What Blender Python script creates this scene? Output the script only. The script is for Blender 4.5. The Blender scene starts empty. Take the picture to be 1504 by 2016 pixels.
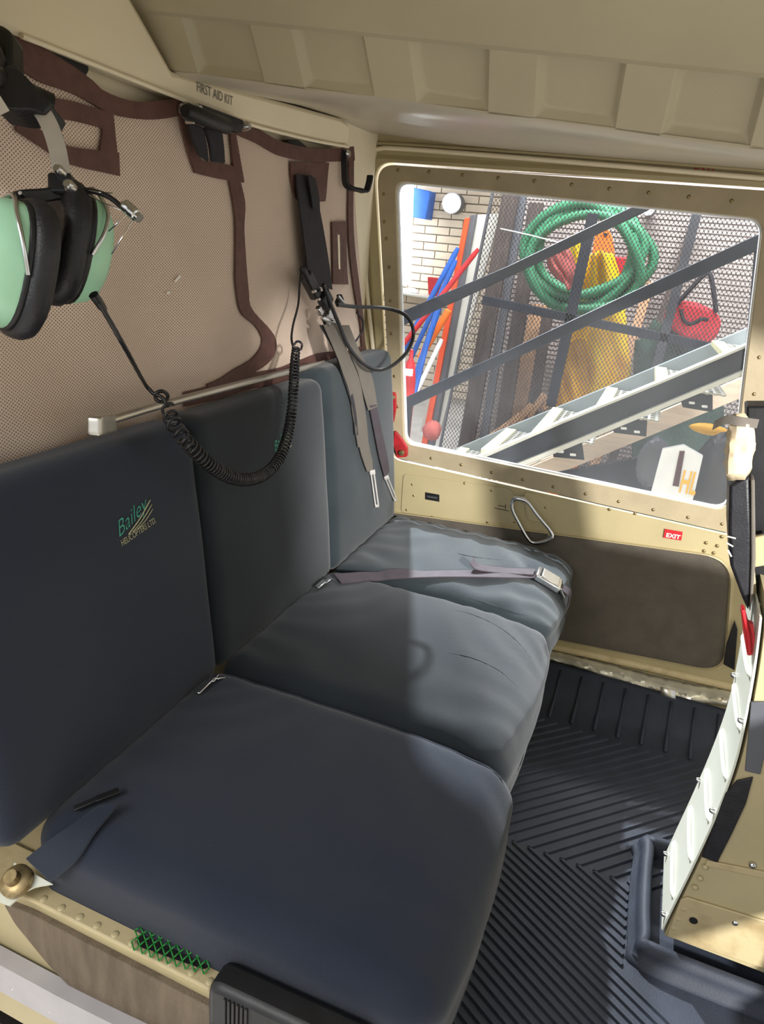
import bpy, bmesh, math, random
import numpy as np
from mathutils import Vector, Matrix
from mathutils.bvhtree import BVHTree
random.seed(4); np.random.seed(4)
SC = bpy.context.scene
COL = SC.collection

# ------------------------------------------------------------------ camera
F = 1400.0; PX, PY = 752.0, 1008.0
def axes(vy=(1350, 520), s=.09):
    a = np.array([vy[0]-PX, vy[1]-PY, F]); 
    c = (vy[1]-PY) - s*(vy[0]-PX)
    u = -(F*F + (vy[1]-PY)*c) / ((vy[0]-PX) + (vy[1]-PY)*s); v = c + s*u
    b = -np.array([u, v, F]); a = a/np.linalg.norm(a); b = b/np.linalg.norm(b)
    z = np.cross(b, a)
    if z[1] > 0: z = -z
    return np.array([b, a, z])
M = axes(); C = np.array([.58, -.45, 1.08])
cd = bpy.data.cameras.new('camera'); cam = bpy.data.objects.new('camera', cd); COL.objects.link(cam)
cd.sensor_fit = 'VERTICAL'; cd.sensor_height = 36; cd.lens = F/2016*36; cd.clip_start = .01; cd.clip_end = 100
mw = Matrix.Identity(4)
for i in range(3):
    mw[i][0] = M[i, 0]; mw[i][1] = -M[i, 1]; mw[i][2] = -M[i, 2]; mw[i][3] = C[i]
cam.matrix_world = mw; SC.camera = cam

# ------------------------------------------------------------------ light
SC.view_settings.view_transform = 'Standard'; SC.view_settings.look = 'None'
SC.view_settings.gamma = 1; SC.view_settings.use_curve_mapping = False
SC.view_settings.exposure = 0.6
w = bpy.data.worlds.new('world'); SC.world = w; w.use_nodes = True
w.node_tree.nodes['Background'].inputs[0].default_value = (.94, .97, 1.0, 1)
w.node_tree.nodes['Background'].inputs[1].default_value = .8
# work lamp ahead of the cabin on the near side: shines in past the added post and over the added seat
sl = bpy.data.lights.new('work_lamp_key', 'POINT'); so = bpy.data.objects.new('work_lamp_key', sl); COL.objects.link(so)
sl.energy = 520; sl.color = (1, .98, .95); sl.shadow_soft_size = .09
so.location = (2.2, -1.5, 1.6)
# high workshop lamp beyond the far door: shines down through its window onto the seats and the mat
sl2 = bpy.data.lights.new('shop_lamp', 'SPOT'); so2 = bpy.data.objects.new('shop_lamp', sl2); COL.objects.link(so2)
sl2.energy = 1000; sl2.color = (.90, .95, 1); sl2.shadow_soft_size = .035; sl2.spot_size = math.radians(64); sl2.spot_blend = .5; so2.location = (-.92, 3.0, 2.6)
so2.rotation_euler = (Vector((.35, .7, .2))-so2.location).to_track_quat('-Z', 'Y').to_euler()
# ceiling lamps of the workshop beyond the far door, and one on the near side
def area(name, loc, to, sx, sy, e, col=(1, 1, 1)):
    l = bpy.data.lights.new(name, 'AREA'); l.shape = 'RECTANGLE'; l.size = sx; l.size_y = sy; l.energy = e; l.color = col
    o = bpy.data.objects.new(name, l); COL.objects.link(o); o.location = loc
    o.rotation_euler = (Vector(to)-Vector(loc)).to_track_quat('-Z', 'Y').to_euler()
area('shop_light_far', (.3, 3.0, 3.0), (.2, 4.2, .6), 2.2, .5, 120, (.97, .98, 1))
area('shop_light_near', (-.6, -2.2, 2.4), (.1, .6, .9), 1.6, .6, 30, (1, .97, .92))

# ------------------------------------------------------------------ pixel helpers
def ray(px, py): return M @ np.array([px-PX, py-PY, F])
def at(px, py, X=None, Y=None, Z=None):
    r = ray(px, py)
    k = (X-C[0])/r[0] if X is not None else (Y-C[1])/r[1] if Y is not None else (Z-C[2])/r[2]
    return C + k*r
def onp(px, py, p0, n):
    r = ray(px, py); n = np.array(n); return C + (n @ (np.array(p0)-C))/(n @ r)*r
def ats(pts, **k): return [at(p[0], p[1], **k) for p in pts]
def depth(px, py, d):            # point at depth d along the optical axis
    return C + ray(px, py)/F*d

# ------------------------------------------------------------------ materials
MATS = {}
def mat(name, col, rough=.6, metal=0, var=.12, vscale=12, bump=0, bscale=80, spec=.4, sheen=0, col2=None, emit=None, trans=0, stretch=None, mixlo=.35, mixhi=.65):
    m = bpy.data.materials.new(name); m.use_nodes = True; nt = m.node_tree; b = nt.nodes['Principled BSDF']
    L = nt.links.new
    b.inputs['Roughness'].default_value = rough; b.inputs['Metallic'].default_value = metal
    b.inputs['Specular IOR Level'].default_value = spec
    if sheen: b.inputs['Sheen Weight'].default_value = sheen
    if trans: b.inputs['Transmission Weight'].default_value = trans
    tc = nt.nodes.new('ShaderNodeTexCoord'); mp = nt.nodes.new('ShaderNodeMapping'); L(tc.outputs['Object'], mp.inputs[0])
    if stretch: mp.inputs['Scale'].default_value = stretch
    n = nt.nodes.new('ShaderNodeTexNoise'); n.inputs['Scale'].default_value = vscale; n.inputs['Detail'].default_value = 5
    L(mp.outputs[0], n.inputs['Vector'])
    mr = nt.nodes.new('ShaderNodeMapRange'); mr.inputs[1].default_value = mixlo; mr.inputs[2].default_value = mixhi
    L(n.outputs[0], mr.inputs[0])
    mx = nt.nodes.new('ShaderNodeMix'); mx.data_type = 'RGBA'; L(mr.outputs[0], mx.inputs['Factor'])
    c2 = col2 or tuple(c*(1-var) for c in col); c1 = col if col2 else tuple(min(1, c*(1+var)) for c in col)
    mx.inputs['A'].default_value = (*c1, 1); mx.inputs['B'].default_value = (*c2, 1)
    L(mx.outputs['Result'], b.inputs['Base Color'])
    if bump:
        n2 = nt.nodes.new('ShaderNodeTexNoise'); n2.inputs['Scale'].default_value = bscale; n2.inputs['Detail'].default_value = 3
        L(mp.outputs[0], n2.inputs['Vector'])
        bp = nt.nodes.new('ShaderNodeBump'); bp.inputs['Strength'].default_value = bump; bp.inputs['Distance'].default_value = .002
        L(n2.outputs[0], bp.inputs['Height']); L(bp.outputs[0], b.inputs['Normal'])
    if emit:
        b.inputs['Emission Color'].default_value = (*emit[0], 1); b.inputs['Emission Strength'].default_value = emit[1]
    MATS[name] = m; return m
def s2l(r, g, b): 
    f = lambda c: (c/255/12.92 if c/255 <= .04045 else ((c/255+.055)/1.055)**2.4)
    return (f(r), f(g), f(b))
tan = mat('tan_paint', s2l(176, 163, 126), .42, var=.06, vscale=7, bump=.15, bscale=160)
tanworn = mat('tan_paint_worn', s2l(184, 168, 130), .45, var=0, col2=s2l(146, 126, 90), vscale=16, bump=.2, bscale=120, mixlo=.5, mixhi=.75)
ceilm = mat('ceiling_paint', s2l(182, 173, 147), .5, var=.05, vscale=5, bump=.12, bscale=240)
lipm = mat('lip_paint', s2l(192, 184, 166), .32, var=.07, vscale=4, spec=.5)
cream = mat('cream_plastic', s2l(238, 226, 198), .5, var=.04, vscale=4)
strip = mat('window_strip', s2l(170, 156, 128), .45, var=.07, vscale=18, bump=.2, bscale=140)
brown = mat('brown_leather', s2l(92, 62, 54), .6, var=.16, vscale=60, bump=.35, bscale=500)
navy = mat('navy_cover', s2l(37, 43, 54), .93, var=0, col2=s2l(31, 38, 52), vscale=5, bump=.35, bscale=900, spec=.2, sheen=.18)
navy2 = mat('teal_cover', s2l(39, 45, 50), .93, var=0, col2=s2l(32, 37, 42), vscale=5, bump=.35, bscale=900, spec=.2, sheen=.18)
navy3 = mat('grey_cover', s2l(46, 54, 58), .93, var=0, col2=s2l(38, 45, 49), vscale=6, bump=.35, bscale=900, spec=.2, sheen=.18)
black = mat('black_plastic', s2l(28, 28, 30), .42, var=.2, vscale=30, bump=.1, bscale=200)
blackcord = mat('black_rubber', s2l(34, 33, 35), .3, var=.15, vscale=80)
leather = mat('black_leather', s2l(32, 32, 36), .45, var=.2, vscale=50, bump=.3, bscale=300)
steel = mat('bright_steel', s2l(205, 205, 205), .25, 1, var=.08, vscale=40)
satin = mat('satin_steel', s2l(214, 208, 202), .38, .3, var=.06, vscale=40)
alum = mat('brushed_aluminium', s2l(190, 186, 178), .38, 1, var=.1, vscale=30, stretch=(1, .2, 1))
crump = mat('crumpled_aluminium', s2l(204, 200, 184), .32, .55, var=.14, vscale=26, bump=.8, bscale=35)
green = mat('headset_green', s2l(160, 208, 176), .3, var=.03, spec=.5)
webgrey = mat('grey_webbing', s2l(100, 94, 86), .8, var=.06, vscale=20, bump=.4, bscale=700)
webblack = mat('black_webbing', s2l(44, 42, 46), .8, var=.12, vscale=70, bump=.4, bscale=700)
webplum = mat('plum_webbing', s2l(66, 58, 64), .75, var=.12, vscale=50, bump=.4, bscale=700)
red = mat('red_paint', s2l(186, 36, 44), .35, var=.08)
redvinyl = mat('red_vinyl', s2l(168, 40, 44), .45, var=.2, vscale=40)
white = mat('white_print', s2l(232, 230, 222), .5, var=.02)
wpaint = mat('white_paint', s2l(208, 210, 196), .35, var=.03, vscale=9)
matm = mat('rubber_mat', s2l(41, 46, 57), .62, var=.12, vscale=20, bump=.25, bscale=350, spec=.35)
carpet = mat('carpet', s2l(96, 90, 82), .95, var=.08, vscale=25, bump=.9, bscale=600, spec=.1)
carpet2 = mat('ribbed_carpet', s2l(112, 100, 86), .95, var=.16, vscale=30, bump=.9, bscale=500, spec=.1, stretch=(1.6, 1, .35))
dark = mat('dark_void', s2l(24, 23, 23), .8, var=.1)
gnet = mat('green_net', s2l(30, 120, 44), .4, var=.12)
brass = mat('dull_screw', s2l(150, 132, 96), .4, .8, var=.15, vscale=200)
embG = mat('green_thread', s2l(70, 160, 136), .8, var=.1, vscale=300)
embY = mat('gold_thread', s2l(176, 172, 136), .8, var=.1, vscale=300)
greyprint = mat('grey_print', s2l(110, 108, 104), .6, var=.05)
# workshop
brickm = mat('pale_brick', s2l(206, 190, 168), .85, var=.12, vscale=3, bump=.3, bscale=60)
mortar = mat('mortar', s2l(186, 176, 162), .9, var=.08)
tin = mat('lapped_board', s2l(150, 140, 134), .6, 0, var=.1, vscale=4)
stairgrey = mat('stair_grey', s2l(150, 160, 164), .45, var=.05)
stairblack = mat('stair_black', s2l(40, 46, 58), .4, var=.12, vscale=14)
stairedge = mat('stair_edge', s2l(190, 190, 182), .4, var=.08)
nosing = mat('cream_nosing', s2l(206, 204, 168), .6, var=.06)
grate = mat('tread_grate', s2l(176, 176, 170), .45, .3, var=.08)
hosem = mat('green_hose', s2l(62, 136, 96), .4, var=.12, vscale=20)
yellow = mat('yellow_oilskin', s2l(255, 214, 20), .4, var=0, col2=s2l(240, 180, 8), vscale=6)
orange = mat('orange_plastic', s2l(242, 118, 40), .45, var=.06)
redbag = mat('red_bag', s2l(196, 52, 60), .7, var=.1)
dgreen = mat('dark_green_canvas', s2l(52, 78, 66), .85, var=.15)
timber = mat('timber', s2l(176, 138, 104), .8, var=.2, vscale=10, stretch=(6, 6, .7))
dtimber = mat('dark_timber', s2l(74, 64, 59), .8, var=.25, vscale=10, stretch=(6, 6, .7))
ptimber = mat('pale_timber', s2l(210, 190, 168), .7, var=.12, vscale=6, stretch=(.7, 6, 6))
bluep = mat('blue_plastic', s2l(40, 92, 176), .45, var=.08)
wpanel = mat('white_panel', s2l(206, 204, 194), .6, var=.04)
orangered = mat('orange_red_steel', s2l(224, 82, 40), .5, var=.08)
greysteel = mat('grey_steel', s2l(92, 94, 100), .5, .2, var=.1)
frost = mat('white_plastic', s2l(226, 228, 230), .5, var=.05)
signy = mat('yellow_letter', s2l(238, 178, 50), .5, var=.02)
maroon = mat('maroon_stripe', s2l(70, 30, 36), .6, var=.05)
concrete = mat('concrete', s2l(182, 176, 168), .85, var=.14, vscale=3)
daylight = mat('daylight', (1, 1, 1), .6, var=0, emit=((.86, .94, 1), 5))
lampm = mat('lamp_glow', (1, 1, 1), .5, var=0, emit=((1, .97, .86), 14))
lampw = mat('lamp_glow_white', (1, 1, 1), .5, var=0, emit=((1, .98, .95), 20))
tape = mat('cream_tape', s2l(206, 188, 156), .65, var=.08, vscale=20, bump=.3, bscale=60)
pinkred = mat('faded_red', s2l(176, 90, 84), .75, var=.14)

def hexmesh_mat(name, fab, hole, scale, alpha, lo, hi, stretch):
    """staggered round holes laid out on the cloth's own Y/Z plane"""
    m = bpy.data.materials.new(name); m.use_nodes = True; nt = m.node_tree; L = nt.links.new
    b = nt.nodes['Principled BSDF']; b.inputs['Roughness'].default_value = .85; b.inputs['Specular IOR Level'].default_value = .2
    tc = nt.nodes.new('ShaderNodeUVMap')
    sx = nt.nodes.new('ShaderNodeSeparateXYZ'); L(tc.outputs[0], sx.inputs[0])
    def math_(op, a, bb):
        n = nt.nodes.new('ShaderNodeMath'); n.operation = op
        for i, v in enumerate((a, bb)):
            if v is None: continue
            if isinstance(v, (int, float)): n.inputs[i].default_value = v
            else: L(v, n.inputs[i])
        return n.outputs[0]
    u = math_('MULTIPLY', sx.outputs[0], scale*2*math.pi/stretch); v = math_('MULTIPLY', sx.outputs[1], scale*2*math.pi)
    if alpha: p = math_('ABSOLUTE', math_('ADD', math_('COSINE', u, None), math_('COSINE', v, None)), None)   # diamonds
    else: p = math_('MULTIPLY', math_('COSINE', u, None), math_('COSINE', v, None))   # checker of peaks = staggered holes
    mr = nt.nodes.new('ShaderNodeMapRange'); mr.inputs[1].default_value = lo; mr.inputs[2].default_value = hi; L(p, mr.inputs[0])
    ns = nt.nodes.new('ShaderNodeTexNoise'); ns.inputs['Scale'].default_value = 6; L(tc.outputs[0], ns.inputs['Vector'])
    mx0 = nt.nodes.new('ShaderNodeMix'); mx0.data_type = 'RGBA'; L(ns.outputs[0], mx0.inputs['Factor'])
    mx0.inputs['A'].default_value = (*fab, 1); mx0.inputs['B'].default_value = (*[c*.82 for c in fab], 1)
    if alpha:
        L(mx0.outputs['Result'], b.inputs['Base Color'])
        inv = math_('SUBTRACT', 1.0, mr.outputs[0]); L(inv, b.inputs['Alpha'])
    else:
        mx = nt.nodes.new('ShaderNodeMix'); mx.data_type = 'RGBA'; L(mr.outputs[0], mx.inputs['Factor'])
        L(mx0.outputs['Result'], mx.inputs['A']); mx.inputs['B'].default_value = (*hole, 1)
        L(mx.outputs['Result'], b.inputs['Base Color'])
        bp = nt.nodes.new('ShaderNodeBump'); bp.inputs['Strength'].default_value = .5; bp.inputs['Distance'].default_value = .001; bp.invert = True
        L(mr.outputs[0], bp.inputs['Height']); L(bp.outputs[0], b.inputs['Normal'])
    return m
cloth = hexmesh_mat('open_weave_cloth', s2l(230, 208, 190), s2l(130, 110, 98), 215, False, .15, .8, 1.2)
cage = hexmesh_mat('expanded_mesh', s2l(66, 64, 68), (0, 0, 0), 34, True, .30, .42, .7)
net = None

def glass_mat():
    m = bpy.data.materials.new('scuffed_acrylic'); m.use_nodes = True; nt = m.node_tree; L = nt.links.new
    nt.nodes.remove(nt.nodes['Principled BSDF']); out = nt.nodes['Material Output']
    t = nt.nodes.new('ShaderNodeBsdfTransparent'); t.inputs[0].default_value = (.97, .98, .99, 1)
    g = nt.nodes.new('ShaderNodeBsdfGlossy'); g.inputs['Roughness'].default_value = .06
    d = nt.nodes.new('ShaderNodeBsdfDiffuse'); d.inputs[0].default_value = (.8, .85, .92, 1)
    fr = nt.nodes.new('ShaderNodeFresnel'); fr.inputs[0].default_value = 1.45
    m1 = nt.nodes.new('ShaderNodeMixShader'); L(fr.outputs[0], m1.inputs[0]); L(t.outputs[0], m1.inputs[1]); L(g.outputs[0], m1.inputs[2])
    ns = nt.nodes.new('ShaderNodeTexNoise'); ns.inputs['Scale'].default_value = 4; ns.inputs['Detail'].default_value = 6
    tc = nt.nodes.new('ShaderNodeTexCoord'); L(tc.outputs['Object'], ns.inputs['Vector'])
    mr = nt.nodes.new('ShaderNodeMapRange'); mr.inputs[1].default_value = .35; mr.inputs[2].default_value = .7; mr.inputs[3].default_value = .035; mr.inputs[4].default_value = .085
    L(ns.outputs[0], mr.inputs[0])
    m2 = nt.nodes.new('ShaderNodeMixShader'); L(mr.outputs[0], m2.inputs[0]); L(m1.outputs[0], m2.inputs[1]); L(d.outputs[0], m2.inputs[2])
    L(m2.outputs[0], out.inputs[0]); return m
glass = glass_mat()

# ------------------------------------------------------------------ object helpers
ORG = {}
def link(name, me, parent=None, loc=(0, 0, 0)):
    o = bpy.data.objects.new(name, me); COL.objects.link(o)
    if parent: o.parent = parent
    o.location = loc; return o
def tag(o, label, cat, group=None):
    o['label'] = label; o['category'] = cat
    if group: o['group'] = group
    return o
def thing(name, label, cat, loc, group=None):
    o = link(name, None, None, Vector(loc)); o.empty_display_size = .05; ORG[o.name] = np.array(loc, float); return tag(o, label, cat, group)
def org(o): return ORG.get(o.name, np.zeros(3))
def obj(name, verts, faces, m, parent=None, smooth=True, origin=None, bevel=0, solid=0, sub=0, label=None, uv=None, autosharp=None, weld=False, mats=None, fmat=None):
    """world-space verts -> one mesh object; a top-level mesh gets its origin at `origin` or the base centre of its box"""
    V = np.array(verts, float)
    if parent is not None: o0 = org(parent)
    elif origin is not None: o0 = np.array(origin, float)
    else: o0 = np.array([(V[:, 0].min()+V[:, 0].max())/2, (V[:, 1].min()+V[:, 1].max())/2, V[:, 2].min()])
    me = bpy.data.meshes.new(name); me.from_pydata((V-o0).tolist(), [], [list(f) for f in faces])
    if weld:
        bm = bmesh.new(); bm.from_mesh(me); bmesh.ops.remove_doubles(bm, verts=bm.verts, dist=1e-5); bm.to_mesh(me); bm.free()
    bm = bmesh.new(); bm.from_mesh(me); bmesh.ops.recalc_face_normals(bm, faces=bm.faces); bm.to_mesh(me); bm.free()
    me.materials.append(m)
    if mats: 
        for x in mats: me.materials.append(x)
        for p, k in zip(me.polygons, fmat): p.material_index = k
    if smooth:
        for p in me.polygons: p.use_smooth = True
        if autosharp: me.set_sharp_from_angle(angle=math.radians(autosharp))
    if uv is not None:
        l = me.uv_layers.new(name='UVMap')
        for lp in me.loops: l.data[lp.index].uv = uv[lp.vertex_index]
    o = link(name, me, parent, (0, 0, 0) if parent is not None else o0)
    ORG[o.name] = o0
    if solid:
        s = o.modifiers.new('s', 'SOLIDIFY'); s.thickness = solid; s.offset = 0
    if bevel:
        b = o.modifiers.new('b', 'BEVEL'); b.width = bevel; b.segments = 2; b.limit_method = 'ANGLE'
    if sub:
        s = o.modifiers.new('u', 'SUBSURF'); s.levels = s.render_levels = sub
    if label: o['label'] = label
    return o
def structure(o): o['kind'] = 'structure'; return o
def cr(P, n, closed=False):
    """Catmull-Rom resample to n points (arc-length spaced)"""
    P = np.array(P, float)
    if len(P) == 2: 
        t = np.linspace(0, 1, n)[:, None]; return P[0]*(1-t)+P[1]*t
    Q = np.vstack([P[-1], P, P[0], P[1]]) if closed else np.vstack([2*P[0]-P[1], P, 2*P[-1]-P[-2]])
    out = []; segs = len(Q)-3
    for i in range(segs):
        p0, p1, p2, p3 = Q[i:i+4]
        for t in np.linspace(0, 1, 14, endpoint=False):
            out.append(.5*((2*p1)+(-p0+p2)*t+(2*p0-5*p1+4*p2-p3)*t*t+(-p0+3*p1-3*p2+p3)*t**3))
    out.append(Q[-2]); out = np.array(out)
    d = np.r_[0, np.cumsum(np.linalg.norm(np.diff(out, axis=0), axis=1))]
    s = np.linspace(0, d[-1], n, endpoint=not closed)
    return np.stack([np.interp(s, d, out[:, k]) for k in range(P.shape[1])], 1)
def frames(P, up=(0, 0, 1)):
    P = np.array(P); T = np.gradient(P, axis=0); T /= np.linalg.norm(T, axis=1)[:, None]
    u = np.array(up, float); N = []
    for t in T:
        v = u - (u@t)*t
        if np.linalg.norm(v) < 1e-3: v = np.array([1, .2, .1]) - (np.array([1, .2, .1])@t)*t
        v /= np.linalg.norm(v); N.append(v); u = v
    N = np.array(N); return T, N, np.cross(T, N)
def tubev(P, r, n=8, cap=True, closed=False, off=0):
    P = np.array(P, float); R = np.broadcast_to(np.array(r, float), (len(P),)); T, N, B = frames(P)
    V = []; Fc = []
    for i in range(len(P)):
        for k in range(n):
            a = 2*math.pi*k/n; V.append(P[i]+R[i]*(math.cos(a)*N[i]+math.sin(a)*B[i]))
    m = len(P)
    for i in range(m if closed else m-1):
        j = (i+1) % m
        for k in range(n):
            Fc.append((off+i*n+k, off+i*n+(k+1) % n, off+j*n+(k+1) % n, off+j*n+k))
    if cap and not closed:
        Fc.append([off+k for k in range(n)][::-1]); Fc.append([off+(m-1)*n+k for k in range(n)])
    return V, Fc
def tube(name, P, r, m, parent=None, n=8, res=None, closed=False, **k):
    if res: P = cr(P, res, closed)
    V, Fc = tubev(P, r, n, closed=closed); return obj(name, V, Fc, m, parent, autosharp=60, **k)
def join(*parts):
    V = []; Fc = []
    for v, f in parts:
        o = len(V); V += [np.array(x) for x in v]; Fc += [tuple(i+o for i in q) for q in f]
    return V, Fc
def boxv(c, h, R=None):
    c = np.array(c, float); h = np.array(h, float); R = np.eye(3) if R is None else np.array(R)   # rows = local axes
    V = [c + (np.array([x, y, z])*h) @ R for x in (-1, 1) for y in (-1, 1) for z in (-1, 1)]
    return V, [(0, 1, 3, 2), (4, 6, 7, 5), (0, 4, 5, 1), (2, 3, 7, 6), (0, 2, 6, 4), (1, 5, 7, 3)]
def boxo(name, c, h, m, parent=None, R=None, bevel=.003, **k):
    V, Fc = boxv(c, h, R); return obj(name, V, Fc, m, parent, smooth=True, autosharp=35, bevel=bevel, **k)
def basis(x, z):
    x = np.array(x, float); x /= np.linalg.norm(x); z = np.array(z, float); z -= (z@x)*x; z /= np.linalg.norm(z)
    return np.array([x, np.cross(z, x), z])
def bar(name, a, b, wy, wz, m, parent=None, up=(0, 0, 1), bevel=.002, **k):
    a = np.array(a, float); b = np.array(b, float); R = basis(b-a, up)
    return boxo(name, (a+b)/2, (np.linalg.norm(b-a)/2, wy/2, wz/2), m, parent, R, bevel, **k)
def prismv(poly, d):
    poly = [np.array(p, float) for p in poly]; d = np.array(d, float); n = len(poly)
    V = poly + [p+d for p in poly]
    return V, [tuple(range(n))[::-1], tuple(range(n, 2*n))] + [(i, (i+1) % n, n+(i+1) % n, n+i) for i in range(n)]
def prism(name, poly, d, m, parent=None, bevel=.002, **k):
    V, Fc = prismv(poly, d); return obj(name, V, Fc, m, parent, smooth=True, autosharp=35, bevel=bevel, **k)
def sheetv(A, B, th, nrm):
    """ribbon between polylines A and B (same length) with thickness th along nrm (vector or per-point)"""
    A = np.array(A); B = np.array(B); n = len(A); nrm = np.broadcast_to(np.array(nrm, float), A.shape)
    V = list(A+nrm*th) + list(B+nrm*th) + list(A) + list(B); Fc = []
    for i in range(n-1):
        Fc += [(i, i+1, n+i+1, n+i), (2*n+i, 3*n+i, 3*n+i+1, 2*n+i+1), (i, 2*n+i, 2*n+i+1, i+1), (n+i, n+i+1, 3*n+i+1, 3*n+i)]
    Fc += [(0, n, 3*n, 2*n), (n-1, 3*n-1, 4*n-1, 2*n-1)]
    return V, Fc
def gridv(fn, nu, nv):
    V = [fn(i/(nu-1), j/(nv-1)) for j in range(nv) for i in range(nu)]
    return V, [(j*nu+i, j*nu+i+1, (j+1)*nu+i+1, (j+1)*nu+i) for j in range(nv-1) for i in range(nu-1)]
def rboxv(h, r, n, post):
    h = np.array(h, float); idx = {}; V = []; Fc = []
    def vid(p):
        k = tuple(np.round(p, 6))
        if k not in idx: idx[k] = len(V); V.append(np.array(p))
        return idx[k]
    for ax in range(3):
        a, b = [(1, 2), (2, 0), (0, 1)][ax]
        for s in (-1, 1):
            g = {}
            for i in range(n+1):
                for j in range(n+1):
                    p = np.zeros(3); p[ax] = s
                    w_ = lambda t: math.copysign(abs(t)**.75, t)
                    p[a] = w_(-1+2*i/n); p[b] = w_(-1+2*j/n); g[i, j] = vid(p)
            for i in range(n):
                for j in range(n):
                    q = (g[i, j], g[i+1, j], g[i+1, j+1], g[i, j+1]); Fc.append(q if s > 0 else q[::-1])
    W = []
    for p in V:
        q = p*h; c = np.clip(q, -(h-r), h-r); d = q-c; l = np.linalg.norm(d)
        if l > 1e-9: q = c + d/l*np.minimum(r, r)
        W.append(post(q, p))
    return W, Fc
def dome_mesh(r, hgt, m, seg=8):
    V = [(0, 0, hgt)]; Fc = []
    for j, (rr, z) in enumerate(((.6, .8), (1, .25), (1, -.3))):
        for k in range(seg):
            a = 2*math.pi*k/seg; V.append((r*rr*math.cos(a), r*rr*math.sin(a), hgt*z))
    for k in range(seg):
        Fc.append((0, 1+k, 1+(k+1) % seg))
        for j in range(2): Fc.append((1+j*seg+k, 1+(j+1)*seg+k, 1+(j+1)*seg+(k+1) % seg, 1+j*seg+(k+1) % seg))
    me = bpy.data.meshes.new('rivet'); me.from_pydata(V, [], Fc); me.materials.append(m)
    for p in me.polygons: p.use_smooth = True
    return me
RIV = dome_mesh(.0042, .0022, brass); RIVS = dome_mesh(.0035, .002, strip); RIVT = dome_mesh(.0045, .0022, tan); SCREW = dome_mesh(.006, .004, steel)
def rivets(pts, nrm, parent, me=None, name='rivet', scale=1):
    q = Vector(nrm).to_track_quat('Z', 'Y')
    for p in pts:
        o = link(name, me or RIV, parent, Vector(np.array(p)-org(parent))); o.rotation_euler = q.to_euler(); o.scale = (scale,)*3
def lathev(a, b, prof, n=16):
    """profile [(t along a->b, radius)]"""
    a = np.array(a, float); b = np.array(b, float); d = b-a; t = d/np.linalg.norm(d)
    u = np.cross(t, (0, 0, 1.)); u = np.cross(t, (1., 0, 0)) if np.linalg.norm(u) < .05 else u; u /= np.linalg.norm(u); v = np.cross(t, u)
    V = []; Fc = []
    for s, r in prof:
        for k in range(n):
            g = 2*math.pi*k/n; V.append(a+d*s+r*(math.cos(g)*u+math.sin(g)*v))
    for i in range(len(prof)-1):
        for k in range(n): Fc.append((i*n+k, i*n+(k+1) % n, (i+1)*n+(k+1) % n, (i+1)*n+k))
    Fc.append(tuple(range(n))[::-1]); Fc.append(tuple(range((len(prof)-1)*n, len(prof)*n)))
    return V, Fc
def lathe(name, a, b, prof, m, parent=None, n=16, **k):
    V, Fc = lathev(a, b, prof, n); return obj(name, V, Fc, m, parent, autosharp=40, **k)
def textmesh(body, size=1, shear=0, bold=0):
    cu = bpy.data.curves.new('t', 'FONT'); cu.body = body; cu.size = size; cu.shear = shear; cu.offset = bold; cu.resolution_u = 3
    o = bpy.data.objects.new('t', cu); COL.objects.link(o)
    dg = bpy.context.evaluated_depsgraph_get(); me = bpy.data.meshes.new_from_object(o.evaluated_get(dg))
    V = np.array([v.co[:] for v in me.vertices]); Fc = [tuple(p.vertices) for p in me.polygons]
    bpy.data.objects.remove(o); bpy.data.curves.remove(cu); bpy.data.meshes.remove(me); return V, Fc
def text(name, body, a, b, hgt, nrm, m, parent, shear=0, bold=0, project=None, off=.0012):
    """lettering whose baseline runs from world point a to b, hgt tall, standing `off` proud along nrm"""
    V, Fc = textmesh(body, 1, shear, bold); a = np.array(a, float); b = np.array(b, float); nrm = np.array(nrm, float)/np.linalg.norm(nrm)
    x = b-a; Lx = np.linalg.norm(x); x /= Lx; y = np.cross(nrm, x); V = V.copy()
    mn, mxx = V[:, 0].min(), V[:, 0].max(); V[:, 0] = (V[:, 0]-mn)/(mxx-mn)*Lx; V[:, 1] *= hgt/V[:, 1].max()
    W = a + V[:, :1]*x + V[:, 1:2]*y + nrm*off
    if project: W = np.array([project(p) for p in W])
    return obj(name, W, Fc, m, parent, smooth=False)
def rpoly(corners, radii, n=7):
    """rounded polygon from 2-D/3-D corners"""
    P = [np.array(c, float) for c in corners]; out = []; k = len(P)
    for i in range(k):
        p, a, b = P[i], P[i-1], P[(i+1) % k]; r = radii[i] if hasattr(radii, '__len__') else radii
        da = (a-p)/np.linalg.norm(a-p); db = (b-p)/np.linalg.norm(b-p)
        for t in np.linspace(0, 1, n):
            out.append((p+da*r)*(1-t)**2 + 2*p*t*(1-t) + (p+db*r)*t*t)
    return out
def loft(name, rings, m, parent=None, cap=False, **k):
    n = len(rings[0]); V = [p for r in rings for p in r]; Fc = []
    for i in range(len(rings)-1):
        for j in range(n): Fc.append((i*n+j, i*n+(j+1) % n, (i+1)*n+(j+1) % n, (i+1)*n+j))
    if cap: Fc.append(tuple(range((len(rings)-1)*n, len(rings)*n)))
    return obj(name, V, Fc, m, parent, autosharp=35, **k)
def caster(o):
    """ray-cast against an object already built (its modifiers not counted)"""
    me = o.data; off = Vector(org(o)) if o.parent is None or True else Vector()
    t = BVHTree.FromPolygons([tuple(np.array(v.co)+org(o)) for v in me.vertices], [tuple(p.vertices) for p in me.polygons])
    def hit(p, d):
        h = t.ray_cast(Vector(p), Vector(d).normalized()); return (np.array(h[0]), np.array(h[1])) if h[0] else (None, None)
    return hit
YD = 1.30          # inner face of the far door
XM = -.135         # open-weave cloth on the aft wall
XS = .0
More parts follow.
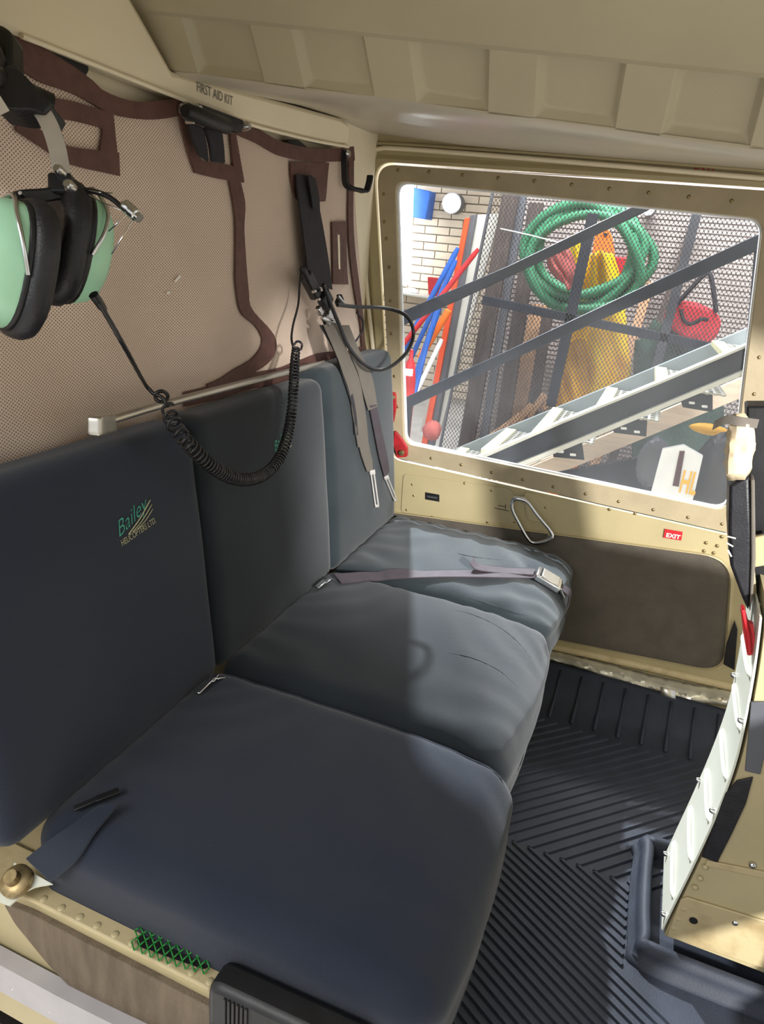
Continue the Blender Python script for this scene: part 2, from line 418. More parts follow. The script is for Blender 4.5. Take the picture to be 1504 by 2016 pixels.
# ================================================================== THE CABIN SHELL
def slab(name, x0, x1, y0, y1, z0, z1, m):
    return structure(boxo(name, ((x0+x1)/2, (y0+y1)/2, (z0+z1)/2), ((x1-x0)/2, (y1-y0)/2, (z1-z0)/2), m, bevel=0))
slab('floor', -.16, 1.25, .012, 1.30, -.05, -.008, black)
slab('wall_aft', -.19, -.16, -.08, 1.42, -.05, 1.50, cream)

# aft trim moulding above the open-weave cloth
XT = -.122
low = [(-120, 5), (0, 55), (180, 126), (346, 190), (470, 238), (600, 272), (660, 287), (684, 288)]
upp = [(692, 262), (688, 243), (672, 232), (340, 139), (262, 0), (225, -70), (-120, -70)]
o = prism('trim_aft', ats(low, X=XT) + ats(upp, X=XT), (-.036, 0, 0), cream, bevel=.008); structure(o)
text('first_aid_lettering', 'FIRST AID KIT', at(387, 180, X=XT), at(457, 208, X=XT), .0125, (1, 0, .0), greyprint, o)
# step line below the moulding: thin lower lip
tube('lower_lip', [p + np.array([.002, 0, 0]) for p in ats([(40, 71), (150, 114), (346, 191), (470, 239), (600, 273), (684, 289)], X=XT)], .003, cream, o, res=20)

# sloped ceiling panel, lip and near roof
p0 = at(338, 138, X=-.13); e1 = np.array([.996, 0, -.087]); e2 = np.array([0, -.66, .75]); nA = np.cross(e1, e2)   # faces down and near
def onA(px, py, lift=0):
    return onp(px, py, p0, nA) + nA/np.linalg.norm(nA)*lift*(1 if nA @ (C-p0) > 0 else -1)
def sA(px, py): return (onA(px, py)-p0) @ e2
sTop = sA(1200, 26)
nn = nA/np.linalg.norm(nA); nn = nn if nn @ (C-p0) > 0 else -nn
quads = [((390, 145), (522, 164), (476, -12), (340, -20)), ((600, 176), (738, 190), (702, -5), (556, -16)), ((820, 201), (961, 224), (966, 30), (795, 17)),
         ((1050, 233), (1211, 255), (1246, 55), (1062, 41)), ((1299, 268), (1476, 292), (1532, 84), (1345, 68)), ((1570, 300), (1765, 325), (1850, 110), (1640, 95))]
Q = [[onA(*c) for c in q] for q in quads]
tA = lambda p: (p-p0) @ e1
bots = [p0-e1*.03+e2*((Q[0][0]-p0) @ e2)] + [p for q in Q for p in (q[0], q[1])] + [p0+e1*1.45+e2*((Q[-1][1]-p0) @ e2)]
tops = [p0-e1*.03+e2*((Q[0][3]-p0) @ e2)] + [p for q in Q for p in (q[3], q[2])] + [p0+e1*1.45+e2*((Q[-1][2]-p0) @ e2)]
V = []; Fc = []; nc = len(bots)
V += [p0+e1*tA(p) for p in bots] + bots + tops + [p0+e1*tA(p)+e2*(sTop-.008) for p in tops] + [p0+e1*tA(p)+e2*sTop+nn*.006 for p in tops]
for i in range(nc-1):
    Fc += [(i, i+1, nc+i+1, nc+i), (2*nc+i, 2*nc+i+1, 3*nc+i+1, 3*nc+i), (3*nc+i, 3*nc+i+1, 4*nc+i+1, 4*nc+i)]
    if i % 2 == 0: Fc.append((nc+i, nc+i+1, 2*nc+i+1, 2*nc+i))
xa, xb = -.16, 1.30; k0 = len(V)
for y, z in ((None, None), (.16, 1.40), (-.10, 1.38), (-.10, 1.20), (-.13, 1.20), (-.13, 1.50)):  # near header, added out of view to keep lamp light off the cloth
    for x, pe in ((xa, V[4*nc]), (xb, V[5*nc-1])): V.append(np.array(pe) if y is None else np.array([x, y, z]))
Fc += [(k0+2*i, k0+2*i+1, k0+2*i+3, k0+2*i+2) for i in range(5)]
ceil = structure(obj('ceiling', V, Fc, ceilm, smooth=False))
for P in Q:                                     # pressed-in panels between the flat bands
    ctr = sum(P)/4
    ring = lambda k, d: [p + (ctr-p)/np.linalg.norm(ctr-p)*k - nn*d for p in P]
    r0 = [p for p in rpoly(P, .0006, 6)]
    ins = lambda k, d, r: [p - nn*d for p in rpoly([p + (ctr-p)/np.linalg.norm(ctr-p)*k for p in P], r, 6)]
    loft('pressed_panel', [r0, ins(.003, .002, .004), ins(.010, .009, .008), ins(.013, .0105, .008), ins(.018, .0105, .008)], ceilm, ceil, cap=True)
# underside between the ceiling lip and the far door header
near = [p0 + e1*t for t in np.linspace(-.03, 1.45, 14)]
lipdown = [p + np.array([0, .012, -.006]) for p in near]
farz = lambda x: np.interp(x, [-.2, .1, .7, 1.4], [at(690, 258, Y=1.262)[2], at(1000, 292, Y=1.262)[2], at(1500, 334, Y=1.262)[2], at(1500, 334, Y=1.262)[2]-.02])
rowsB = [near, lipdown] + [[np.array([p[0], .565+(1.262-.565)*t, (p[2]-.006)*(1-t)+farz(p[0])*t + .012*math.sin(math.pi*t)]) for p in near] for t in (.15, .4, .7, 1)]
rowsB += [[np.array([p[0], 1.268, farz(p[0])+.02]) for p in near], [np.array([p[0], 1.31, farz(p[0])+.02]) for p in near]]
V = [v for r in rowsB for v in r]; n = len(near)
Fc = [(j*n+i, j*n+i+1, (j+1)*n+i+1, (j+1)*n+i) for j in range(len(rowsB)-1) for i in range(n-1)]
structure(obj('ceiling_lip', V, Fc, lipm))

# ---------------------------------------------------------------- far wall round the door, and the door
def D(px, py, dy=0): 
    p = at(px, py, Y=YD); return p + np.array([0, dy, 0])
outer = [(712, 302), (1620, 356), (1500, 1372), (770, 1200)]
ringO = rpoly([D(*c) for c in outer], [.05, .05, .03, .03], 8)
big = rpoly([np.array(v) for v in ((-.36, YD+.004, 1.45), (1.35, YD+.004, 1.45), (1.35, YD+.004, -.08), (-.36, YD+.004, -.08))], .005, 8)
wf = structure(loft('wall_far', [big, [p+np.array([0, .004, 0]) for p in ringO], [p+np.array([0, .03, 0]) for p in ringO]], tan))
tube('door_seal', [D(*c, -.002) for c in ((1504, 351), (1100, 317), (790, 293), (742, 294), (718, 308), (709, 345), (714, 450), (724, 580), (736, 700), (752, 900))], .0055, cream, wf, res=80)
tube('door_seal', [D(*c, .001) for c in ((1504, 336), (1100, 305), (790, 284), (735, 284), (708, 296), (697, 330), (702, 450), (712, 600), (724, 700))], .004, tan, wf, res=80)
text('exit_lettering', 'EXIT', D(1366, 336, .003), D(1409, 340, .003), .010, (0, -1, 0), red, wf, bold=.02)

door = structure(link('door_1', None, None, D(1100, 1340, .012))); ORG[door.name] = D(1100, 1340, .012)
win = [(780, 357), (1503, 432), (1434, 1005), (797, 871)]; stp = [(736, 317), (1575, 374), (1480, 1064), (770, 903)]
rW = rpoly([D(*c) for c in win], [.03, .03, .035, .025], 8); rS = rpoly([D(*c) for c in stp], [.05, .05, .04, .03], 8)
Y_ = lambda r, d: [p + np.array([0, d, 0]) for p in r]
loft('door_skin', [Y_(ringO, .02), Y_(ringO, .003), Y_([p*.985+sum(ringO)/len(ringO)*.015 for p in ringO], -.003), Y_(rS, -.001), Y_(rS, .01)], tan, door)
rS2 = [a*.0+b for a, b in zip(rS, rS)]
cw = sum(rW)/len(rW)
loft('window_strip', [Y_([p*.985+cw*.015 for p in rS], .0), Y_([p*.98+cw*.02 for p in rS], -.006), Y_([p*1.006-cw*.006 for p in rW], -.006), Y_(rW, -.003), Y_(rW, .014)], strip, door, label='riveted tan strip around the window')
# pane bulges outward a little
def paneP(u, v):
    a = D(770, 350)*(1-u) + D(1512, 425)*u; b = D(790, 880)*(1-u) + D(1446, 1015)*u
    p = a*(1-v)+b*v; return p + np.array([0, .010 + .03*(1-(2*u-1)**2)*(1-(2*v-1)**2), 0])
V, Fc = gridv(paneP, 24, 20)
obj('window_pane', V, Fc, glass, door, label='scuffed clear acrylic pane')
loft('pane_edge', [Y_(rW, .004), Y_([p*.992+cw*.008 for p in rW], .0055), Y_([p*.990+cw*.010 for p in rW], .012)], frost, door, label='bright white rim of the pane')
rv = [(785, 336), (846, 339), (912, 345), (982, 351), (1053, 357), (1126, 364), (1200, 372), (1277, 380), (1356, 388), (1440, 396), (757, 383), (758, 437), (762, 470), (768, 526), (770, 592), (772, 656), (778, 740), (784, 800),
      (850, 901), (909, 914), (969, 929), (1030, 943), (1090, 957), (1153, 971), (1218, 986), (1286, 1002), (1354, 1017), (1421, 1030), (1494, 703), (1484, 775), (1476, 850), (1466, 930)]
rivets([D(*p, -.006) for p in rv], (0, -1, 0), door)
rv = [(812, 953), (815, 975), (801, 1003), (851, 1018), (905, 1027), (960, 1027), (1013, 1027), (915, 951), (968, 965), (1074, 998), (1390, 1068), (1412, 1074), (1421, 1056), (1405, 1088), (1386, 1084), (1200, 1002), (1250, 1010)]
rivets([D(*p, -.003) for p in rv], (0, -1, 0), door)
# inspection cover, placard, arrow marks
prism('inspection_cover', rpoly([D(*p, -.002) for p in ((795, 932), (1008, 962), (1025, 1035), (790, 1008))], .012, 5), (0, -.0022, 0), tan, door, bevel=.0008)
pl = prism('data_plate', [D(*p, -.004) for p in ((838, 968), (866, 973), (866, 987), (838, 982))], (0, -.0015, 0), black, door, bevel=.0005)
prism('plate_border', [D(*p, -.0056) for p in ((842, 974), (862, 977), (862, 981), (842, 978))], (0, -.0006, 0), steel, pl, bevel=0)
for a, b in (((982, 994), (997, 997)), ((974, 999), (1003, 1005)), ((996, 992), (996, 1002))):
    bar('arrow_mark', D(*a, -.0046), D(*b, -.0046), .0008, .0016, black, door, bevel=0)
prism('latch_boss', rpoly([D(*p, -.002) for p in ((1030, 965), (1080, 980), (1088, 1030), (1038, 1025))], .02, 6), (0, -.002, 0), tan, door, bevel=.001)
# D-shaped pull handle
hp = cr([D(*p, -.03) for p in ((1030, 976), (1016, 976), (1013, 994), (1026, 1022), (1043, 1052), (1056, 1061), (1078, 1058), (1091, 1049), (1086, 1036), (1062, 1007), (1043, 982))], 60, True)
V, Fc = tubev(hp, [.0042+.002*max(0, math.sin(2*math.pi*i/60*2+1)) for i in range(60)], 10, closed=True); hd = obj('pull_handle', V, Fc, steel, door, label='D-shaped metal pull handle')
for p in ((1031, 978), (1083, 1050)): 
    a = D(*p, -.03); lathe('handle_spindle', a, a+np.array([0, .032, 0]), [(0, .004), (1, .004)], steel, hd, n=10)
# exit sticker
ex = prism('exit_sticker', [D(*p, -.004) for p in ((1309, 1040), (1344, 1046), (1341, 1063), (1306, 1057))], (0, -.0012, 0), red, door, bevel=0, label='red sticker with white letters')
text('exit_lettering', 'EXIT', D(1311, 1055, -.0055), D(1338.5, 1060, -.0055), .0105, (0, -1, 0), white, ex, bold=.03)
# carpeted pocket panel, its rim, bottom rail
cq = [(640, 990), (1438, 1098), (1424, 1322), (660, 1170)]
cc = [D(*p) for p in cq]; rC = rpoly(cc, [.03, .07, .06, .03], 9); cmid = sum(cc)/4
def swell(r, d): return [p + (p-cmid)/np.linalg.norm(p-cmid)*d for p in r]
loft('carpet_rim', [Y_(swell(rC, .012), -.001), Y_(swell(rC, .009), -.009), Y_(swell(rC, .004), -.010), Y_(rC, -.003)], tan, door)
loft('carpet_panel', [Y_(rC, -.003), Y_(swell(rC, -.004), -.006), Y_(swell(rC, -.02), -.0075)], carpet, door, cap=True, label='worn dark grey carpet panel')
bt = [(700, 1192), (1085, 1272), (1250, 1308), (1440, 1352)]
tube('bottom_rail', [D(*p, .0) for p in bt], .011, tanworn, door, res=20, n=10)
# crumpled aluminium sill
uu = [(980, 1262), (1090, 1282), (1200, 1309), (1330, 1341), (1450, 1362)]; ll = [(980, 1285), (1090, 1303), (1200, 1336), (1330, 1378), (1446, 1392)]
U = cr([at(*p, Y=1.292) for p in uu], 60); Lw = cr([at(*p, Y=1.255) for p in ll], 60)
rng = np.random.RandomState(3); nz = rng.rand(60, 7)
def sillP(u, v):
    i = int(round(u*59)); p = U[i]*(1-v)+Lw[i]*v; k = int(round(v*6))
    return p + np.array([0, -.004*math.sin(math.pi*v)-.012*nz[i, k]*math.sin(math.pi*v), .003*math.sin(math.pi*v)+.004*nz[(i*7) % 60, k]+.004*nz[i//5, 3]*v])
V, Fc = gridv(sillP, 60, 7); sill = structure(obj('sill_far', V, Fc, crump, solid=.0015, autosharp=30))
sill['label'] = 'crumpled bare aluminium strip along the door sill'
rivets([sillP(.70, .72), sillP(.95, .6)], (0, -.7, .7), sill)
V, Fc = gridv(lambda u, v: at(1300+30*u, 1352+8*u+34*v, Y=1.245), 3, 3); obj('patch_tab', V, Fc, alum, sill, solid=.002)

# ---------------------------------------------------------------- rubber floor mat
mt = thing('rubber_floor_mat', 'black rubber floor mat with moulded chevron ribs and upturned rim', 'floor mat', (.7, .6, -.008))
def matP(u, v):
    x = .416+.684*u; s = v*1.40
    if s < 1.08: y, z = .02+s, 0
    elif s < 1.16: t = (s-1.08)/.08; y, z = 1.10+.06*t, .012*t*t
    else: t = (s-1.16)/.24; y, z = 1.16+.094*t**1.1, .012+.055*t
    return np.array([x, y, z])
V, Fc = gridv(matP, 10, 60); obj('mat_sheet', V, Fc, matm, mt, solid=.004)
def rib(a, b, w=.0048, h=.005):
    a = np.array([*a, .0015]); b = np.array([*b, .0015]); d = b-a; d /= np.linalg.norm(d); s = np.array([-d[1], d[0], 0])
    z = np.array([0, 0, h]); V = [a-s*w, a+s*w, b+s*w, b-s*w, a-s*w*.5+z, a+s*w*.5+z, b+s*w*.5+z, b-s*w*.5+z]
    return V, [(4, 5, 6, 7), (0, 1, 5, 4), (1, 2, 6, 5), (2, 3, 7, 6), (3, 0, 4, 7)]
parts = []
YV = .665
for i in range(-20, 45):
    x = .031*i + .1                    # chevron foot on the line Y = YV
    # far arm: +x +y
    t0 = max(0, .422-x); t1 = min(1.06-x, 1.085-YV)
    if x < .74 or True:
        if t1-t0 > .02: parts.append(rib((x+t0, YV+t0), (x+t1, YV+t1)))
    # near arm: +x, -.62 y
    t0 = max(0, .422-x); t1 = min(.722-x if YV-.62*(.722-x) > .485 else 1.05-x, (YV-.05)/.62)
    if t1-t0 > .01: parts.append(rib((x+t0, YV-.62*t0), (x+t1, YV-.62*t1)))
parts2 = []
for v, f in parts:                    # keep ribs clear of the column foot
    c = (np.array(v[0])+np.array(v[2]))/2
    parts2.append((v, f))
V, Fc = join(*parts2); obj('chevron_ribs', V, Fc, matm, mt, smooth=False)
# ribs on the upturned far rim
pr = []
for i in range(9):
    x = .50+.055*i; a = np.array([x, 1.105, .002]); 
    P = [np.array([x, y, z]) for y, z in ((1.10, .004), (1.16, .016), (1.2, .041), (1.235, .060))]
    pr.append(tubev(P, .004, 6))
V, Fc = join(*pr); obj('rim_ribs', V, Fc, matm, mt)
# raised collar round the foot of the centre column
col_ring = [np.array(v) for v in ((1.06, .515, 0), (.775, .515, 0), (.748, .545, 0), (.745, .735, 0), (.762, .765, 0), (1.06, .775, 0))]
def collar(r0, h0, name):
    P = cr(col_ring, 60); T, N, B = frames(P); V = []; prof = [(-.022, 0), (-.02, .010), (-.012, .012), (-.010, .028), (-.004, .040), (.006, .043), (.012, .036), (.014, 0)]
    for i in range(60):
        out = np.array([T[i][1], -T[i][0], 0]); out = out if out @ (P[i]-np.array([.95, .645, 0])) > 0 else -out
        for d, z in prof: V.append(P[i] + out*(-d) * 1 + np.array([0, 0, z]))
    k = len(prof); return obj(name, V, [(i*k+j, i*k+j+1, (i+1)*k+j+1, (i+1)*k+j) for i in range(59) for j in range(k-1)], matm, mt)
collar(0, 0, 'collar')
# ================================================================== BENCH SEAT
# seat box with a riveted ledge, carpeted side panel and net-covered opening at the near end
sb = thing('seat_box', 'tan riveted seat box under the bench with a carpeted side panel', 'seat box', (.2, .3, 0))
boxo('box_body', (.14, .648, .139), (.278, .602, .146), tanworn, sb, bevel=.004)
def S(px, py, Y=.012): return at(px, py, Y=Y)
LZ = .288
led = prism('ledge', [np.array(v) for v in ((-.15, .004, LZ), (.262, .004, LZ), (.262, .06, LZ), (-.15, .06, LZ))], (0, 0, .006), tanworn, sb, bevel=.003)
prism('side_skin', [np.array(v) for v in ((-.15, .012, LZ), (.262, .012, LZ), (.262, .012, .02), (-.15, .012, .02))], (0, .03, 0), tan, sb, bevel=.002)
cp = rpoly([np.array([x, .004, z]) for x, z in ((-.045, .262), (.0, .268), (.50, .262), (.50, .09), (.22, .10), (.10, .14), (.02, .19), (-.03, .235))], [.006]*8, 4)
prism('carpet_panel', cp, (0, .012, 0), carpet2, sb, bevel=.004, label='worn brown-grey ribbed carpet panel')
rp = [at(x, y, Z=LZ+.006) for x, y in ((18, 1770), (62, 1793), (101, 1808), (139, 1825), (177, 1838), (215, 1853), (250, 1868), (288, 1885), (330, 1903), (374, 1920), (412, 1934))]
rivets([np.array([p[0], .012, LZ+.005]) for p in rp], (0, 0, 1), sb, RIVT, scale=1.25)
# dark lightening slot behind the net
sl0 = [at(x, y, Z=LZ+.0065) for x, y in ((271, 1838), (420, 1878), (408, 1911), (268, 1862))]
prism('slot', rpoly(sl0, .008, 5), (0, 0, .0012), dark, sb, bevel=0)
# green diamond net tucked under the cushion
netT = thing('green_net', 'green plastic diamond net tucked under the front cushion over a slot', 'net', at(340, 1880, Z=LZ+.008))
ntop = cr([at(x, y, Z=LZ+.016) for x, y in ((272, 1815), (345, 1838), (424, 1862))], 19); nbot = cr([at(x, y, Z=LZ+.009) for x, y in ((256, 1868), (330, 1898), (410, 1920))], 19)
pr = []
def NP(i, v): i = max(0, min(18, i)); return ntop[i]*(1-v)+nbot[i]*v + np.array([0, 0, .004*math.sin(math.pi*v)])
nr = 5
for i in range(0, 18):
    for j in range(nr):
        a = NP(i, j/nr); b = NP(i+1, (j+1)/nr); c_ = NP(i+1, j/nr); d_ = NP(i, (j+1)/nr)
        pr.append(tubev(np.array([a, b]) if (i+j) % 2 == 0 else np.array([c_, d_]), .0009, 5))
V, Fc = join(*pr); obj('net_strands', V, Fc, gnet, netT)
# white-grey outer door frame lip at the very bottom, outside ground
fr = [S(*p, Y=-.012) for p in ((-120, 1835), (0, 1900), (120, 1965), (250, 2030), (480, 2140))]
V, Fc = sheetv(cr(fr, 30), cr([p + np.array([0, -.004, -.045]) for p in fr], 30), .02, (0, 1, 0))
o = structure(obj('trim_door_frame', V, Fc, mat('grey_white_paint', s2l(168, 164, 166), .5, var=.1, vscale=14), autosharp=40)); 
rivets([at(26, 1944, Y=-.0125), at(100, 1990, Y=-.0125)], (0, -1, .3), o, SCREW, scale=.7)

# cushions
def seat_cushion(y0, y1, front, m, label, seed, wr, ztop=.392, droop=.02):
    h = np.array([(front+.02)/2, (y1-y0)/2+.003, .085]); rs = np.random.RandomState(seed); ph = rs.rand(8)*6
    cx = (front-.02)/2; cy = (y0+y1)/2
    def post(q, p):
        x, y, z = q; u = x/h[0]; v = y/h[1]
        if z > -.02:
            z += .010*(1-v*v)*(1-u*u)
            z -= droop*max(0, u-.25)**2*1.6
        z += wr*.0016*math.sin(14*u+5*v+ph[0]) * math.sin(3*v+ph[1]) + wr*.0012*math.sin(26*u*v+9*u+ph[2])
        if u > .45: x += wr*.002*math.sin(10*z/.085+4*v+ph[4]); z += wr*.0015*math.sin(30*(u-.45)+3*v+ph[5])*max(0, 1-abs(v))
        if u > .5: x += .014*(1-v*v)*max(0, 1-(z/.09)**2)
        if z < -.0125:                                    # thin over the box, deep skirt past its front edge
            k = min(1, max(0, (cx+x-.425)/.025)); z = -.0125 + (z+.0125)*(k+(1-k)*.0)
        return np.array([cx+x, cy+y, ztop-.085+z])
    V, Fc = rboxv(h, .042, 34, post)
    t = thing('seat_cushion', label, 'seat cushion', (cx, cy, ztop-.17), 'bench seat cushions')
    o = obj('cover', V, Fc, m, t); return t, o
sc1, sc1o = seat_cushion(.028, .418, .508, navy, 'dark navy fabric seat cushion beside the green net', 1, .5)
sc2, sc2o = seat_cushion(.424, .857, .488, navy2, 'dark fabric seat cushion in the middle of the bench', 2, 1.0)
sc3, sc3o = seat_cushion(.863, 1.25, .478, navy3, 'dark grey fabric seat cushion beside the door with a lap belt across it', 3, 1.6)
# piping seams along cushion tops: follow the rounded edge
def seam(o, t, P, m, r=.0022, d=(0, 0, -1), name='seam'):
    hit = caster(o); Q = []
    for p in cr(P, 40):
        h, nrm = hit(np.array(p)-np.array(d)*.2, d)
        if h is not None: Q.append(h)
    if len(Q) > 5: tube(name, np.array(Q), r, m, t, n=6)
seam(sc1o, sc1, [(.02, .398, .4), (.25, .404, .4), (.44, .400, .4), (.49, .39, .4)], navy)

# backrests: front face runs from X=0 at the seat to X=-.05 at the top
BH, BZ0 = .437, .37
lean = math.atan2(.052, BH)
def backrest(y0, y1, m, label, seed, zt=0, wr=.6):
    h = np.array([.04, (y1-y0)/2+.003, (BH+zt)/2]); rs = np.random.RandomState(seed); ph = rs.rand(8)*6; cy = (y0+y1)/2
    def post(q, p):
        x, y, z = q; v = y/h[1]; w_ = z/h[2]
        if x > -.01: x += .016*(1-v*v)*(1-w_*w_)
        x += wr*.0016*math.sin(6*v+3*w_+ph[0])*math.sin(4*w_+ph[1])
        zz = z+h[2]; xx = x-.04
        return np.array([xx*math.cos(lean)-zz*math.sin(lean), cy+y, BZ0+zz*math.cos(lean)+xx*math.sin(lean)])
    V, Fc = rboxv(h, .026, 30, post)
    t = thing('backrest_cushion', label, 'backrest', (-.03, cy, BZ0), 'bench backrest cushions')
    return t, obj('cover', V, Fc, m, t)
bk1, bk1o = backrest(-.01, .418, navy, 'dark navy backrest cushion with a full embroidered crest, under the end of the rail', 4)
bk2, bk2o = backrest(.424, .857, navy2, 'dark teal-grey backrest cushion behind the hanging coiled cord', 5)
bk3, bk3o = backrest(.863, 1.25, navy3, 'grey-green backrest cushion beside the door with straps hanging over it', 6, .018)
hb1, hb2, hb3 = caster(bk1o), caster(bk2o), caster(bk3o)
hs1, hs2, hs3 = caster(sc1o), caster(sc2o), caster(sc3o)
def px_hit(hits, px, py, lift=.002):
    r = ray(px, py)
    best = None
    for h in hits:
        a, n = h(C, r)
        if a is not None and (best is None or np.linalg.norm(a-C) < np.linalg.norm(best[0]-C)): best = (a, n)
    if best is None: return None, None
    n = best[1]; n = n if n @ r < 0 else -n
    return best[0]+n*lift, n
for t_, h_, m_, P in ((sc2, hs2, navy2, [(872, 1196), (930, 1210), (985, 1236), (1030, 1275), (1056, 1320)]), (sc2, hs2, navy2, [(866, 1282), (930, 1296), (985, 1322), (1028, 1362)]), (sc3, hs3, navy3, [(905, 1172), (960, 1188), (1010, 1205), (1060, 1218)]), (sc3, hs3, navy3, [(870, 1082), (930, 1096), (1000, 1104)])):
    Q_ = [px_hit([h_], x, y, .0)[0] for x, y in P]
    if all(q is not None for q in Q_): tube('crease', [px_hit([h_], x, y, -.0005)[0] for x, y in cr(np.array(P, float), 24) if px_hit([h_], x, y, 0)[0] is not None], np.interp(np.linspace(0, 1, 24), [0, .3, .7, 1], [.0004, .0013, .0013, .0004]), m_, t_, n=6)
def emb_proj(hit):
    def f(p):
        a, n = hit((p[0]+.3, p[1], p[2]), (-1, 0, 0))
        return np.array([a[0]+.0012, p[1], p[2]]) if a is not None else p
    return f
def crest(t, hit, c, k=1.0):
    pj = emb_proj(hit); c = np.array(c, float)
    d = np.array([0, .992, .12]); u = np.array([0, -.12, .992])
    em = text('gold_lettering', 'HELICOPTERS LTD.', c-d*.036*k-u*.016*k, c+d*.036*k-u*.016*k, .0085*k, (1, 0, 0), embY, t, project=pj)
    d2 = np.array([0, .95, .30])
    text('green_script', 'Bailey', c-d*.036*k-u*.003*k, c+d2*.032*k+u*.004*k, .019*k, (1, 0, 0), embG, em, shear=.55, bold=-.012, project=pj)
    for i, (a, b) in enumerate((((-.020, -.0075), (.036, .017)), ((-.012, -.008), (.036, .010)), ((-.002, -.008), (.036, .004)))):
        A = c+d*a[0]*k+u*a[1]*k; B = c+d*b[0]*k+u*b[1]*k; P = cr([A, (A+B)/2-u*.002, B], 12)
        V, Fc = sheetv([pj(p) for p in P], [pj(p+u*.0016*k*(1-i*.2)) for p in P], .0008, (1, 0, 0)); obj('swoosh', V, Fc, embY, em)
ct, _ = px_hit([hb1], 268, 1030); crest(bk1, hb1, ct)
ct, _ = px_hit([hb2], 556, 876); crest(bk2, hb2, ct, .85)
# polished rail along the backrest tops, with its turned-out end
XR = -.055
rail = thing('grab_rail', 'polished aluminium rail running along the tops of the backrests', 'rail', at(420, 775, X=XR))
tube('rail_tube', [at(205, 831, X=XR), at(300, 802, X=XR), at(420, 770, X=XR), at(500, 749, X=XR), at(580, 729, X=XR), at(638, 712, X=XR-.006)], np.interp(np.arange(40), [0, 33, 39], [.0058, .0058, .0028]), alum, rail, res=40, n=12)
a = at(216, 827, X=XR-.004); b = at(186, 833, X=XR+.022)
V, Fc = rboxv((np.linalg.norm(b-a)/2+.004, .009, .0125), .004, 6, lambda q, p: (a+b)/2 + q @ basis(b-a, (0, 0, 1)) + np.array([0, 0, -.004])); obj('turned_end', V, Fc, alum, rail)

# ================================================================== AFT WALL CLOTH
topc = ats([(-160, -10), (0, 80), (80, 130), (160, 178), (230, 210), (290, 216), (345, 206), (400, 225), (470, 252), (540, 290), (600, 304), (650, 306), (692, 304)], X=XM)
tY = np.array([p[1] for p in topc]); tZ = np.array([p[2] for p in topc])
yE = lambda z: np.interp(z, [.78, 1.25], [at(716, 690, X=XM)[1], at(694, 310, X=XM)[1]])
def xm(y, z):
    f = max(0, min(1, (1.22-z)/.25))
    return XM + f*(.010*math.sin(9*y+2*z) + .006*math.sin(21*y-6*z+1) + .004*math.sin(34*y+16*z)) + .008*math.exp(-((z-.86)/.05)**2)*math.sin(17*y+1)
def clothP(u, v):
    y0 = -.06; z = .76 + 0*v; y = y0+(yE(1.0)-y0)*u
    zt = np.interp(y, tY, tZ); z = .76+(zt-.76)*v; y = y0+(yE(z)-y0)*u
    return np.array([xm(y, z), y, z])
wc = thing('wall_cloth', 'beige open-weave cloth lining the aft wall with brown leather binding', 'wall lining', (XM, .6, .76))
V, Fc = gridv(clothP, 90, 50)
obj('open_weave_panel', V, Fc, cloth, wc, uv=[(p[1], p[2]) for p in V])
def ribbon(name, A, B, m, parent=wc, n=24, lift=.003, th=.003, label=None):
    P = cr(ats(A, X=XM), n); Q = cr(ats(B, X=XM), n)
    P = [np.array([xm(p[1], p[2])+lift, p[1], p[2]]) for p in P]; Q = [np.array([xm(p[1], p[2])+lift, p[1], p[2]]) for p in Q]
    V, Fc = sheetv(P, Q, th, (1, 0, 0)); return obj(name, V, Fc, m, parent, autosharp=40, label=label)
ribbon('top_binding', [(-120, -20), (20, 66), (80, 95), (165, 150), (200, 180), (262, 200), (320, 196), (352, 192)], [(-120, 30), (10, 118), (70, 160), (140, 185), (215, 224), (275, 235), (320, 233), (352, 226)], brown)
ribbon('top_binding', [(462, 236), (500, 252), (545, 277), (600, 290), (650, 292), (692, 288)], [(458, 264), (500, 282), (545, 306), (600, 317), (650, 318), (694, 316)], brown)
# window-shaped frames of brown leather and seams
ribbon('leather_frame', [(192, 215), (196, 260), (193, 296), (200, 338)], [(216, 222), (221, 270), (226, 310), (231, 346)], brown)
ribbon('leather_frame', [(28, 222), (80, 258), (130, 287), (228, 300)], [(30, 258), (80, 290), (132, 322), (231, 346)], brown)
ribbon('leather_frame', [(30, 150), (90, 188), (140, 200), (216, 222)], [(24, 178), (88, 226), (150, 240), (196, 252)], brown)
ribbon('leather_frame', [(345, 212), (352, 250), (364, 295), (378, 338)], [(360, 218), (368, 255), (382, 296), (396, 325)], brown)
ribbon('leather_frame', [(374, 316), (400, 318), (430, 322), (466, 330)], [(378, 340), (400, 346), (430, 353), (470, 359)], brown)
ribbon('leather_frame', [(447, 262), (448, 290), (450, 320), (452, 352)], [(458, 262), (462, 290), (466, 322), (471, 357)], brown)
ribbon('seam_strip', [(440, 352), (447, 420), (446, 500), (447, 560), (460, 612), (490, 640), (502, 668), (490, 700), (474, 716), (430, 738), (395, 754)],
       [(462, 354), (470, 400), (464, 450), (466, 520), (472, 575), (480, 605), (518, 646), (528, 672), (516, 706), (482, 738), (400, 778)], brown, n=50)
ribbon('bottom_binding', [(360, 772), (430, 748), (520, 725), (600, 706), (716, 680)], [(360, 800), (430, 778), (520, 757), (600, 738), (722, 706)], brown)
ribbon('leather_patch', [(568, 318), (570, 350), (578, 385), (590, 400)], [(643, 320), (640, 350), (638, 380), (636, 396)], brown)
ribbon('strap_slot_binding', [(590, 400), (594, 440), (598, 480), (602, 530)], [(606, 398), (604, 440), (606, 480), (608, 530)], brown)
ribbon('pocket_patch', [(652, 437), (655, 480), (658, 520), (660, 560)], [(684, 436), (684, 480), (685, 520), (686, 560)], brown)
